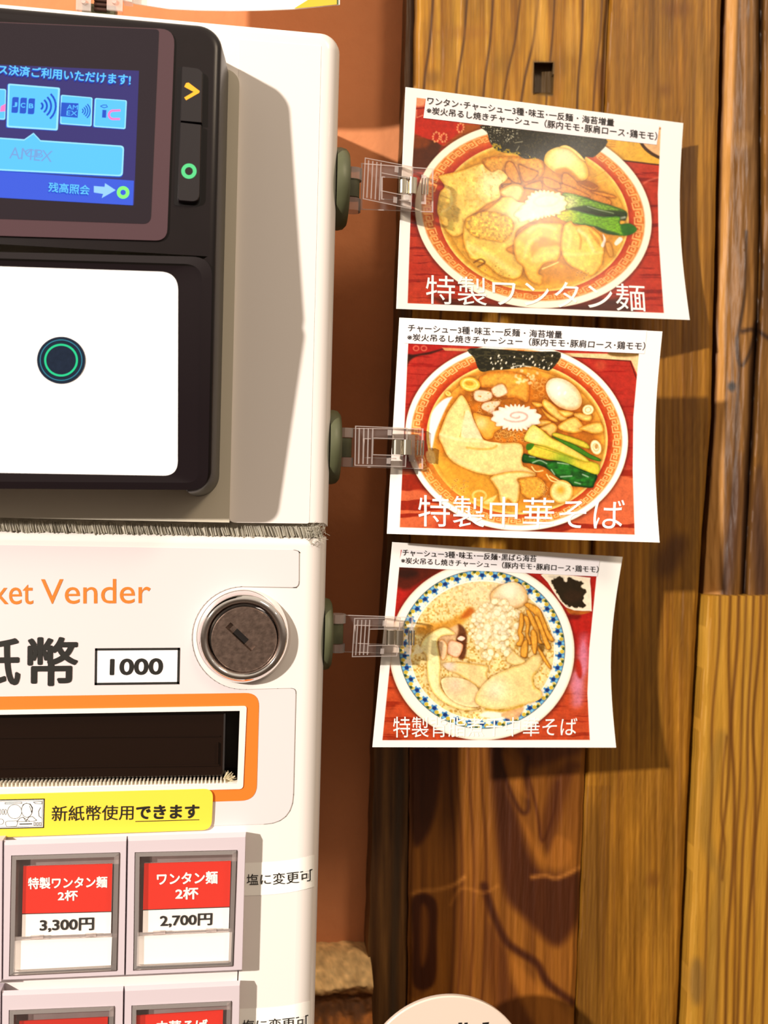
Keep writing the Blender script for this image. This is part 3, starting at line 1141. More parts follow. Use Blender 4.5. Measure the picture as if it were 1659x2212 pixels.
mb.build('light_ring', mat('ring_green', (28, 175, 125), 0.3, emit=(20, 170, 120), emit_s=0.25), reader, )
mb = MB()
ring_mb(mb, 132.5, 778, 44, 46, PAD, 0.00036, 60, k=0.97)
mb.build('outer_ring', mat('ring_teal', (40, 120, 150), 0.3), reader)

# ---- brush strip between the two cabinets
brush_m = mat('brush_grey', (186, 180, 164), 0.9, vary=(500, 0.35))
mb = MB()
zb0, zb1 = Z_at(300, 1162), Z_at(300, 1130)
xb1 = X_at(690, 1146)
mb.box(XL, xb1, 0.0020, 0.03, zb0 - 0.001, zb1 + 0.001)
x = X_at(-60, 1140)
while x < xb1:
    l = 0.0030 + random.uniform(-0.0003, 0.0004)
    z = zb1 - random.uniform(-0.0001, 0.0003)
    y = 0.0022 + random.uniform(-0.0008, 0.0003)
    w = random.uniform(0.00016, 0.0003)
    sl = 0.0009 + random.uniform(-0.0003, 0.0003)
    mb.hexa([(x, y, z), (x + w, y - 0.0003, z), (x + 2 * w, y, z)], [(x + sl, y - 0.0006, z - l), (x + w + sl, y - 0.001, z - l), (x + 2 * w + sl, y - 0.0006, z - l)])
    x += random.uniform(0.00028, 0.00046)
for k in range(60):
    x = xb1 - random.uniform(-0.0012, 0.004)
    z = random.uniform(zb0, zb1)
    mb.tube([(x, 0.002, z), (x + random.uniform(-0.001, 0.001), 0.0005, z + random.uniform(-0.001, 0.0012)),
             (x + random.uniform(-0.002, 0.002), -0.0003, z + random.uniform(-0.0015, 0.002))], 0.00006, 3)
mb.build('brush_strip', brush_m, machine)

# ---- lower cabinet: wide rounded right edge, rounded top
LX1 = X_at(695.5, 1700)
LZ1 = Z_at(400, 1156)
LZ0 = Z_at(300, 2480)
LR = 0.0066
mb = MB()
slot = (X_at(-420, 1600), X_at(517.6, 1615), Z_at(400, 1694), Z_at(400, 1534.5))
sec = [(LX1 - LR + LR * math.sin(k), LR * (1 - math.cos(k))) for k in np.linspace(0, math.pi / 2, 12)] + [(LX1, YB)]
zr = [LZ0, LZ1 - 0.0024] + [LZ1 - 0.0024 + 0.0024 * math.sin(k) for k in np.linspace(0.2, math.pi / 2, 7)]
yr = [0, 0] + [0.0024 * (1 - math.cos(k)) for k in np.linspace(0.2, math.pi / 2, 7)]
xs_ = [XL, slot[1]]
grid = []
for z, dy in zip(zr, yr):
    row = [(XL, dy, z)] + [(x, y + dy * max(0.0, 1 - y / LR), z) for x, y in sec]
    row[-1] = (LX1, YB, z)
    grid.append(row)
nc = len(grid[0])
V = np.array(grid).reshape(-1, 3)
F = []
for i in range(len(grid) - 1):
    for j in range(nc - 1):
        if i == 0 and j == 0:
            continue
        F.append((i * nc + j, i * nc + j + 1, (i + 1) * nc + j + 1, (i + 1) * nc + j))
mb.add(V, F)
tz = LZ1 - 0.0024
xm = sec[0][0]
q = lambda x, z: (x, 0.0, z)
mb.add([q(XL, LZ0), q(xm, LZ0), q(xm, slot[2]), q(XL, slot[2])], [(0, 1, 2, 3)])
mb.add([q(XL, slot[3]), q(xm, slot[3]), q(xm, tz), q(XL, tz)], [(0, 1, 2, 3)])
mb.add([q(slot[1], slot[2]), q(xm, slot[2]), q(xm, slot[3]), q(slot[1], slot[3])], [(0, 1, 2, 3)])
top = grid[-1]
mb.add([top[0], top[-1], (LX1, YB, LZ1), (XL, YB, LZ1)] + [], [(0, 1, 2, 3)])
mb.add([top[j] for j in range(nc)] + [(XL, YB, LZ1)], [tuple(range(nc + 1))])
low_cab = mb.build('lower_cabinet', white_pl, machine)
for p in low_cab.data.polygons:
    p.use_smooth = True
low_cab.data.set_sharp_from_angle(angle=math.radians(40))

LROUND = RoundEdge(LX1, LR)
# printed face sheet with its notch round the lock
lcx, lcy, lr_ = 525.7, 1378.0, 111.0
arc = [(lcx + lr_ * math.cos(t), lcy + lr_ * math.sin(t)) for t in np.linspace(-1.62, -math.pi - 1.50, 30)]
right_top = round_poly([(-200, 1174), (642, 1188), (646, 1192), (645.5, 1269), (640, 1269)], [0, 8, 2, 12, 0])
right_bot = round_poly([(600, 1487), (639, 1486.5), (632, 1778), (-200, 1803)], [0, 10, 62, 0])
sheet = [tuple(p) for p in right_top] + [(522, 1267)] + arc + [(532, 1489)] + [tuple(p) for p in right_bot]
sl_px = project(np.array([(slot[0], 0, slot[3]), (slot[1], 0, slot[3]), (slot[1], 0, slot[2]), (slot[0], 0, slot[2])]))
hole = np.column_stack(sl_px)
hole[0, 0] = hole[3, 0] = -190


def holed(mb, outer, hole, srf, off, mi=0):
    a = [Vector((p[0], p[1], 0)) for p in outer]
    b = [Vector((p[0], p[1], 0)) for p in hole]
    tri = tessellate_polygon([a, b])
    pts = np.array([(p.x, p.y) for p in a + b])
    mb.add(srf.at(pts[:, 0], pts[:, 1], off), tri, mi)


mb = MB()
holed(mb, sheet, hole, FR, 0.00018)
mb.build('face_sheet', sheet_pl, machine)
mb = MB()
edge = [p for p in sheet if p[0] > -150]
line_mb(mb, edge, 1.3, FR, 0.00019)
mb.build('sheet_edge', seam_ink, machine)

text('english_lettering', 'Ticket', [(-99, 1252), (72, 1251), (72, 1305), (-99, 1306)], FR, orange_ink, machine, 0.0003)
text('english_lettering', 'Vender', [(89, 1251), (325.5, 1250), (325.5, 1303), (89, 1304.5)], FR, orange_ink, machine, 0.0003)
text('banknote_lettering', '紙', [(-66, 1377), (46, 1376), (44, 1481), (-67, 1483)], FR, ink, machine, 0.0003, 0.022)
text('banknote_lettering', '幣', [(60, 1376), (170, 1375), (168, 1481), (59, 1482)], FR, ink, machine, 0.0003, 0.022)
mb = MB()
line_mb(mb, [(208, 1402.5), (386.5, 1401.3), (385, 1475), (207, 1477)], 5, FR, 0.0003, 0, True)
plate_mb(mb, [(208, 1402.5), (386.5, 1401.3), (385, 1475), (207, 1477)], FR, 0.00024, 0.00004, 1)
text_mb(mb, '1000', [(238, 1422.5), (353, 1421), (352, 1457), (237, 1458.5)], FR, 0.0003, 0.03, 0)
mb.build('price_box', ink, machine, mats=[ink, mat('box_white', (250, 247, 250), 0.4)])

# bill slot
outer = round_poly([(-195, 1507), (560, 1496), (554, 1728), (-195, 1751)], [0, 30, 34, 0], 9)
inner = round_poly([(-190, 1536), (533, 1524), (525, 1703), (-190, 1722)], [0, 6, 8, 0], 5)
mb = MB()
holed(mb, outer, inner, FR, 0.0003)
mb.build('orange_surround', orange_ink, machine)
mb = MB()
n_i = len(inner)
hole_r = round_poly([(-188, 1546), (518, 1534.5), (512.5, 1693), (-188, 1708)], [0, 1, 1, 0], 5)
mb.loft([FR.at(inner[:, 0], inner[:, 1], 0.0), FR.at(inner[:, 0], inner[:, 1], 0.0006), FR.at(hole_r[:, 0], hole_r[:, 1], 0.0006), FR.at(hole_r[:, 0], hole_r[:, 1], -0.004)], False, False)
mb.build('slot_frame', white_pl, machine)
dark_in = mat('slot_dark', (52, 38, 26), 0.5, vary=(200, 0.4))
mb = MB()
x0, x1, z0, z1 = slot
mb.add([(x0, 0.0035, z0), (x1, 0.0035, z0), (x1, 0.0035, z1), (x0, 0.0035, z1), (x0, 0.016, z0), (x1, 0.016, z0), (x1, 0.016, z1), (x0, 0.016, z1)],
       [(4, 5, 6, 7), (1, 2, 6, 5), (2, 3, 7, 6), (0, 1, 5, 4), (0, 4, 7, 3)])
slot_box = mb.build('bill_slot', dark_in, machine)
sb = mat('slot_black', (26, 14, 8), 0.22, spec=0.5)
mb = MB()
za, zb_, xr_ = Z_at(400, 1533, 0.003), Z_at(400, 1678, 0.003), X_at(486, 1600, 0.003)
rz = rr(x0, xr_, zb_, za, 0.0012, 6, 'ab')
mb.loft([ring(rz, 0.014), ring(rz, 0.0032), ring(rr(x0, xr_ - 0.0005, zb_ + 0.0005, za - 0.0005, 0.0009, 6, 'ab'), 0.0026)])
for py_a, py_b in ((1590, 1592), (1652, 1656)):
    mb.box(x0, X_at(474, 1650, 0.0026), 0.0022, 0.003, Z_at(300, py_b, 0.0026), Z_at(300, py_a, 0.0026))
mb.box(X_at(469, 1600, 0.002), X_at(472, 1600, 0.002), 0.0018, 0.003, Z_at(470, 1650, 0.002), Z_at(470, 1604, 0.002))
mb.build('bill_roller', sb, slot_box, auto=30)
mb = MB()
zc0, zc1 = Z_at(300, 1700, 0.003), Z_at(300, 1686, 0.003)
mb.box(x0, x1, 0.0015, 0.012, zc0 - 0.0004, zc1 - 0.0004)
x = X_at(-40, 1690)
while x < xr_:
    mb.box(x, x + 0.00045, 0.0008, 0.0105, zc1 - 0.0006, zc1 + 0.0004)
    x += 0.0011
mb.build('ribbed_sill', mat('sill_beige', (226, 216, 200), 0.4), slot_box)
mb = MB()
bx, bz = X_at(484, 1690, 0.003), Z_at(484, 1688, 0.003)
for k in range(90):
    a = random.uniform(0.1, 1.25)
    l = random.uniform(0.002, 0.0034)
    s0 = random.uniform(-0.0006, 0.0006)
    mb.tube([(bx + s0, 0.003, bz), (bx + s0 + l * 0.5 * math.cos(a) * 0.9, 0.0026 + random.uniform(-.0005, .0005), bz + l * 0.55 * math.sin(a)),
             (bx + s0 + l * math.cos(a), 0.003 + random.uniform(-.001, .001), bz + l * math.sin(a))], 0.00008, 4)
mb.build('brush_tuft', mat('tuft_beige', (206, 194, 160), 0.9), slot_box)

# yellow notice
notice_px = round_poly([(-200, 1719), (461, 1702), (457, 1790), (-200, 1813)], [0, 20, 20, 0])
mb = MB()
f = FR.at(notice_px[:, 0], notice_px[:, 1], 0.0)
mb.hexa(FR.at(notice_px[:, 0], notice_px[:, 1], 0.0010), FR.at(notice_px[:, 0], notice_px[:, 1], 0.0))
notice = mb.build('yellow_notice', yellow_st, machine)
notice['label'] = 'yellow sticker about new banknotes'
mb = MB()
O = 0.00108
text_mb(mb, '新紙幣使用', [(113.5, 1738), (289.5, 1736), (288.5, 1768), (113, 1771.5)], FR, O, 0.004)
text_mb(mb, 'できます', [(295, 1736.5), (431.5, 1735), (430, 1764.5), (294, 1768)], FR, O, 0.034)
line_mb(mb, [(294, 1771.8), (430, 1768)], 1.6, FR, O)
mb.build('notice_lettering', ink, notice)
mb = MB()
plate_mb(mb, [(-120, 1728), (97.5, 1723), (96, 1785), (-120, 1790)], FR, 0.00105, 0.00003, 1)
line_mb(mb, [(-120, 1728), (97, 1723.5), (95.5, 1784.5), (-120, 1789.5)], 2.2, FR, 0.0011, 0, True)
line_mb(mb, [(-119, 1731), (94, 1726.5), (92.5, 1781.5), (-119, 1786.5)], 0.7, FR, 0.0011, 0, True)
ring_mb(mb, 33.5, 1750.5, 14.8, 15.6, FR, 0.0011)
plate_mb(mb, circ(60, 1747.5, 11.5, 30, 15), FR, 0.00112, 0.00002, 1)
line_mb(mb, [tuple(p) for p in circ(60, 1747.5, 11.5, 26, 15)], 0.9, FR, 0.00114, 0, True)
line_mb(mb, [(49, 1742), (52, 1735), (59, 1732), (67, 1734), (72, 1742), (70, 1752), (68, 1745), (66, 1738)], 1.0, FR, 0.00115)
line_mb(mb, [(39, 1771), (45, 1764), (52, 1762), (58, 1771), (64, 1762), (72, 1761), (81, 1769), (74, 1771), (39, 1772)], 0.9, FR, 0.00115)
line_mb(mb, [(52, 1763), (66, 1771)], 0.7, FR, 0.00115)
line_mb(mb, [(13, 1731), (49, 1730), (49, 1733), (13, 1734)], 0.9, FR, 0.0011, 0, True)
for x in (2, 8.5, 14):
    line_mb(mb, [tuple(p) for p in circ(x, 1751, 2.1, 12, 6)], 0.7, FR, 0.0011, 0, True)
line_mb(mb, [tuple(p) for p in circ(4, 1772, 6, 16)], 0.8, FR, 0.0011, 0, True)
line_mb(mb, [(14, 1773), (18, 1771), (38, 1770), (40, 1776), (37, 1782), (17, 1783), (14, 1778)], 0.8, FR, 0.0011, 0, True)
line_mb(mb, [(45, 1777.3), (70, 1776.7)], 2.2, FR, 0.0011)
for x in (75, 81, 87):
    line_mb(mb, [(x, 1774), (x + 3.5, 1774), (x + 3.5, 1780), (x, 1780)], 1.0, FR, 0.0011, 0, True)
line_mb(mb, [(74, 1730), (92, 1728.5), (92, 1734), (78, 1733), (74, 1730)], 0.9, FR, 0.0011)
line_mb(mb, [(89, 1742), (85, 1750), (86, 1760), (91, 1764)], 1.2, FR, 0.0011)
mb.build('banknote_drawing', ink, notice, mats=[ink, paper_w])

# key lock
chrome = mat('chrome', (235, 230, 228), 0.07, metal=1.0)
c_ = P(525.7, 1377.4, -0.003)
SPX = 0.135e-3
mb = MB()
prof = [(13.7, 0.0), (13.5, 0.8), (13.2, 1.8), (12.75, 2.9), (12.2, 3.8), (11.6, 4.4), (11.0, 4.6), (10.5, 4.3), (10.1, 3.6), (9.75, 2.8), (9.6, 2.4)]
th = np.linspace(0, 2 * math.pi, 72, endpoint=False)
mb.loft([[(c_[0] + r * .001 * math.cos(t), -y * .001, c_[2] + r * .001 * math.sin(t)) for t in th] for r, y in prof], False, False)
lock = mb.build('lock_ring', chrome, machine, smooth=True)
steel = mat('worn_steel', (150, 128, 116), 0.36, metal=0.85, vary=(700, 0.45), bump=(900, 0.0003, 0.25))
cp = P(527.5, 1381, -0.0032)
mb = MB()
ang = math.radians(-43)
ca, sa = math.cos(ang), math.sin(ang)
sc_ = P(520, 1375.5, -0.0032)
slot_l, slot_w = 5.0e-3, 1.05e-3
srect = [(sc_[0] + x_ * ca - z_ * sa, sc_[2] + x_ * sa + z_ * ca) for x_, z_ in ((-slot_l, -slot_w), (slot_l, -slot_w), (slot_l, slot_w), (-slot_l, slot_w))]
tri = tessellate_polygon([[Vector((cp[0] + 9.1e-3 * math.cos(t), cp[2] + 9.1e-3 * math.sin(t), 0)) for t in th], [Vector((a, b, 0)) for a, b in srect]])
pts = [(cp[0] + 9.1e-3 * math.cos(t), -0.0034, cp[2] + 9.1e-3 * math.sin(t)) for t in th] + [(a, -0.0034, b) for a, b in srect]
mb.add(pts, tri)
mb.loft([[(cp[0] + r * .001 * math.cos(t), -y * .001, cp[2] + r * .001 * math.sin(t)) for t in th] for r, y in ((9.1, 3.4), (9.35, 3.2), (9.4, 1.0))], False, False)
fr_ = [(a, -0.0034, b) for a, b in srect]
mb.loft([fr_, [(a, -0.0022, b) for a, _, b in fr_]], False, True)
mb.build('lock_cylinder', steel, lock, auto=30)
mb = MB()
m2 = [(sc_[0] + x_ * ca - z_ * sa, sc_[2] + x_ * sa + z_ * ca) for x_, z_ in ((-2.3e-3, -1.0e-3), (2.3e-3, -1.0e-3), (2.3e-3, 1.0e-3), (-2.3e-3, 1.0e-3))]
mb.loft([[(a, -0.00225, b) for a, b in m2], [(a, -0.0021, b) for a, b in m2]])
mb.build('key_hole', mat('hole_black', (16, 8, 4), 0.9), lock)

# ---- selection buttons
mod_pl = mat('lavender_plastic', (204, 192, 200), 0.4, spec=0.4)
rec_pl = mat('recess_taupe', (150, 132, 130), 0.4, vary=(120, 0.2))
cover_m = clear_mat('clear_cover', (255, 254, 253), 0.02)
cover_e = clear_mat('clear_cover_edge', (246, 240, 238), 0.22)
YF = YP(-0.0052)


def selection_button(mod, rec, red, white, low, names, price, label):
    """mod/rec/red/white/low: picture quads TL,TR,BR,BL on the button's face"""
    m_ = MB()
    cen = np.mean(mod, 0)
    M = np.array(mod, float)
    R_ = np.array(rec, float)
    top_in = M.copy()
    top_in[0] += (2, 11)
    top_in[1] += (-1.5, 11)
    top_in[2] += (-1, -1.5)
    top_in[3] += (1.5, -1.5)
    yf = YF
    f0 = FR.at(M[:, 0], M[:, 1], 0.0)
    f1 = YP(-0.0042).at(M[:, 0], M[:, 1], 0)
    f2 = yf.at(top_in[:, 0], top_in[:, 1], 0)
    f3 = yf.at(R_[:, 0], R_[:, 1], 0)
    f4 = YP(-0.0012).at(R_[:, 0], R_[:, 1], 0)
    f3 = np.array([[a[0], -0.0052, a[2]] for a in f3])
    f4 = np.array([[a[0], -0.0012, a[2]] for a in f3])
    m_.loft([f0, f1, f2, f3], False, False)
    m_.loft([f3, f4], False, True, 1)
    b = m_.build('selection_button', mod_pl, machine, mats=[mod_pl, rec_pl])
    b['label'] = label
    CP = YP(-0.0034)
    m_ = MB()
    if white is not None:
        plate_mb(m_, white, CP, 0.0, 0.0004, 1)
    plate_mb(m_, red, CP, 0.00008, 0.0004, 0)
    if white is not None:
        line_mb(m_, [red[3], red[2]], 1.6, CP, 0.00012, 2)
    m_.build('price_card', red_ink, b, mats=[red_ink, paper_w, ink])
    if names:
        m_ = MB()
        for tx, qd in names:
            text_mb(m_, tx, qd, CP, 0.00016, 0.03)
        m_.build('name_lettering', paper_w, b)
    if price:
        m_ = MB()
        text_mb(m_, price[0], price[1], CP, 0.00016, 0.026)
        m_.build('price_lettering', ink, b)
    if low is not None:
        plate('lower_strip', low, YP(-0.0044), paper_w, b, 0.0, 0.0004)
    # clear snap-on cover: thin window with thick moulded edges
    m_ = MB()
    cq = R_.mean(0)
    O_ = cq + (R_ - cq) * 0.985
    I_ = cq + (R_ - cq) * np.array([0.90, 0.93])
    pl = YP(-0.0056)
    o0, o1 = YP(-0.0016).at(O_[:, 0], O_[:, 1], 0), pl.at(O_[:, 0], O_[:, 1], 0)
    o1 = np.array([[a[0], -0.0056, a[2]] for a in o1])
    o0 = np.array([[a[0], -0.0016, a[2]] for a in o1])
    i1 = pl.at(I_[:, 0], I_[:, 1], 0.0003)
    ri = np.array([[a[0], -0.0020, a[2]] for a in i1])
    m_.loft([o0, o1, i1, ri], False, False, 1)
    wp = YP(-0.0054).at(I_[:, 0], I_[:, 1], 0.0)
    m_.add(wp, [(0, 1, 2, 3)], 0)
    if low is not None:
        for (x_, w_) in ((0.23, 0.13), (0.78, 0.11)):
            L_ = np.array(low, float)
            e0 = L_[0] * (1 - x_) + L_[1] * x_
            dx = (L_[1] - L_[0]) * w_ / 2
            qd = [e0 - dx + (0, -9), e0 + dx + (0, -9), e0 + dx + (0, -3), e0 - dx + (0, -3)]
            plate_mb(m_, qd, YP(-0.0057), 0.0002, 0.0008, 1)
        qd = [L_[0] + (0, -8), L_[1] + (0, -8), L_[1] + (0, -2), L_[0] + (0, -2)]
        plate_mb(m_, qd, YP(-0.0056), 0.0001, 0.0004, 1)
    m_.build('clear_cover', cover_m, b, mats=[cover_m, cover_e])
    return b


selection_button([(8, 1815), (274, 1806), (269, 2107), (6, 2118)], [(24, 1848), (259, 1841), (253, 2098), (19, 2109)],
                 [(50.7, 1871), (243, 1865.5), (240.3, 1969), (48, 1974)], [(50.7, 1871), (243, 1865.5), (239.5, 2016), (47, 2024)],
                 [(31.5, 2032.5), (242, 2024.6), (239.5, 2090), (29, 2100.5)],
                 [('特製ワンタン麺', [(60.5, 1895), (232.5, 1892), (232, 1917), (61, 1920.5)]), ('2杯', [(125, 1923.5), (169, 1921.5), (168.5, 1945), (125, 1946)])],
                 ('3,300円', [(86, 1984.5), (203.5, 1981), (203, 2010), (85.6, 2013.5)]), 'button priced 3,300 yen')
selection_button([(276, 1806), (531.5, 1797), (523.5, 2096), (271, 2107)], [(291, 1841), (513, 1836), (504, 2088), (287.5, 2097)],
                 [(311.5, 1865), (498.7, 1859.6), (496, 1959), (308.8, 1965.4)], [(311.5, 1865), (498.7, 1859.6), (494, 2007), (308, 2015)],
                 [(297, 2023), (501.4, 2014), (498.7, 2079), (295, 2087)],
                 [('ワンタン麺', [(338.6, 1885), (470.6, 1880.5), (470.5, 1908.5), (339.5, 1912)]), ('2杯', [(379, 1917), (429, 1914.7), (429, 1942), (378.4, 1943)])],
                 ('2,700円', [(345, 1975.5), (459, 1971.5), (458, 1999), (346, 2003.5)]), 'button priced 2,700 yen')
selection_button([(4, 2140), (267, 2130), (262, 2440), (2, 2450)], [(19, 2182), (248, 2173), (243, 2425), (16, 2436)],
                 [(42, 2206), (233, 2197), (230, 2300), (40, 2307)], None, None, [], None, 'button in the second row, left')
selection_button([(269, 2130), (519, 2118), (513, 2425), (264, 2438)], [(284, 2172), (501, 2162), (495, 2415), (281, 2424)],
                 [(293, 2194), (482, 2182), (479, 2287), (291, 2297)], None, None, [('中華そば', [(338, 2205), (449, 2200), (449, 2227), (338, 2232)])], None, 'button in the second row, right')
mb = MB()
plate_mb(mb, [(-60, 1818), (5.5, 1815.5), (3.5, 2118.5), (-60, 2121)], YP(-0.0048), 0.0004, 0.0048)
mb.build('selection_button', mod_pl, machine)
mb = MB()
plate_mb(mb, [(-60, 2143), (1.5, 2140.5), (-1, 2450), (-60, 2452)], YP(-0.0048), 0.0004, 0.0048)
mb.build('selection_button', mod_pl, machine)
mb = MB()
line_mb(mb, [(514.3, 2096), (513, 2124)], 2, FR, 0.0001)
mb.build('panel_seam', ink, machine)

# paper slips stuck over the rounded edge
slip_m = mat('slip_paper', (253, 251, 246), 0.5)
for dx, dy in ((0, 0), (-9, 315)):
    s_ = 1 - (1 - np.linspace(0, 1, 60)) ** 1.6
    xs1 = 526 + 153 * s_
    tp = 1864 - 14 * s_ ** 3 + dy - 3 * s_
    bt = 1935 - 5 * s_ - 15 * s_ ** 3 + dy
    v = np.concatenate([LROUND.at(xs1 + dx, tp, 0.00012), LROUND.at(xs1 + dx, bt, 0.00012)])
    n_s = len(s_)
    slip = obj('paper_slip', v, [(i, i + 1, n_s + i + 1, n_s + i) for i in range(n_s - 1)], slip_m, machine, smooth=True)
    fix_normals(slip)
    slip['label'] = 'white paper slip wrapped round the edge'
    st, tt, ff, _e = glyphs('塩に変更可')
    pxs = 533 + 142 * st ** 1.04
    a = 1888 - 4 * st - 9.5 * st ** 4
    b = 1912.5 - 3 * st - 7.5 * st ** 4
    pys = a + (b - a) * tt + dy
    obj('slip_lettering', LROUND.at(pxs + dx, pys, 0.00034), ff, ink, slip)
# ------------------------------------------------------------------ menu photo cards


class CardSurface:
    def __init__(self, quad, depth, bow, bend):
        self.q, self.d, self.bow, self.bend = np.array(quad, float), np.array(depth, float), bow, bend

    def pix(self, u, v):
        q = self.q
        w = ((1 - u) * (1 - v), u * (1 - v), u * v, (1 - u) * v)
        x = sum(w[i] * q[i, 0] for i in range(4)) - self.bow * u ** 2 * np.sin(math.pi * v)
        y = sum(w[i] * q[i, 1] for i in range(4))
        return x, y, w

    def pt(self, u, v, off=0.0):
        x, y, w = self.pix(u, v)
        dep = sum(w[i] * self.d[i] for i in range(4)) + self.bend * u * np.sin(math.pi * v)
        r = rays(x, y)
        t = (dep - CAM_C[1]) / r[..., 1]
        n = np.array([-(self.d[1] - self.d[0]), -0.08, 0.0])
        n = n / np.linalg.norm(n)
        if n[1] > 0:
            n = -n
        n = np.array([(self.d[1] - self.d[0]), -0.085, 0.0])
        n /= np.linalg.norm(n)
        return CAM_C + r * t[..., None] + n * off

    def uv(self, px, py):
        u = np.full(px.shape, 0.5)
        v = np.full(px.shape, 0.5)
        for _ in range(14):
            x, y, _w = self.pix(u, v)
            e = 1e-4
            xu, yu, _w = self.pix(u + e, v)
            xv, yv, _w = self.pix(u, v + e)
            a, b, c, d = (xu - x) / e, (xv - x) / e, (yu - y) / e, (yv - y) / e
            det = a * d - b * c
            fx, fy = px - x, py - y
            u = u + (d * fx - b * fy) / det
            v = v + (-c * fx + a * fy) / det
        return u, v

    def at(self, px, py, off=0.0):
        px, py = np.asarray(px, float), np.asarray(py, float)
        u, v = self.uv(px, py)
        return self.pt(u, v, off)


print_m = attr_mat('photo_print', 0.13, 0.5)
card_back = mat('card_back', (244, 240, 234), 0.5)
strip_m = mat('caption_paper', (246, 242, 246), 0.5)
cap_ink = mat('caption_ink', (38, 34, 34), 0.5)
title_ink = mat('title_white', (255, 254, 250), 0.3)


def wood_red(p, c0, c1, stripe, seed):
    t = p.n(60, seed, 1.0, 3.0)[:, None]
    p.C = np.asarray(c0, float) * (1 - t) + np.asarray(c1, float) * t
    g = fbm(p.X / 70, p.Y / 4.2 + 0.25 * fbm(p.X / 30, p.Y / 30, seed + 2) * 6, seed + 5, 2)
    p.C += (np.asarray(stripe, float) - p.C) * (0.75 * sstep(0.60, 0.78, g))[:, None]


def bowl_base(p, c, rot, R, rim, key, soup, rimcol, o1, o2, keycol, cells, kin=0.62, a=0.85):
    p.T(0, 0, 1)
    p.fill(p.ell(c[0], c[1] + 2, R[0] + 3, R[1] + 3, rot), (60, 14, 4), .45, 6)
    d = p.ell(c[0], c[1], R[0], R[1], rot)
    p.blob(d, rimcol, (250, 240, 215), 4, halo=0.3)
    d = p.ell(c[0], c[1], rim[0], rim[1], rot)
    p.fill(d, o1, 1, 3)
    t = sstep(-4, -(rim[0] - soup[0]), d)
    m = sstep(1, -1, d) * t
    p.C += (np.asarray(o2, float) - p.C) * m[:, None]
    ri = (rim[0] + (soup[0] - rim[0]) * kin, rim[1] + (soup[1] - rim[1]) * kin)
    ro = (rim[0] + (soup[0] - rim[0]) * .10, rim[1] + (soup[1] - rim[1]) * .10)
    key_band(p, c[0], c[1], rot, ro, ri, cells, keycol, a=a)


def bubbles(p, n_, box, rmax, seed, dark=(150, 84, 16), lite=(250, 196, 110), a=.6):
    rs = np.random.RandomState(seed)
    for _ in range(n_):
        x, y, r = rs.uniform(box[0], box[2]), rs.uniform(box[1], box[3]), rs.uniform(rmax * .3, rmax)
        d = p.ell(x, y, r, r * .8)
        p.fill(np.abs(d) - r * .16, lite, a, r * .2)
        p.fill(d + r * .25, dark, a * .7, r * .3)


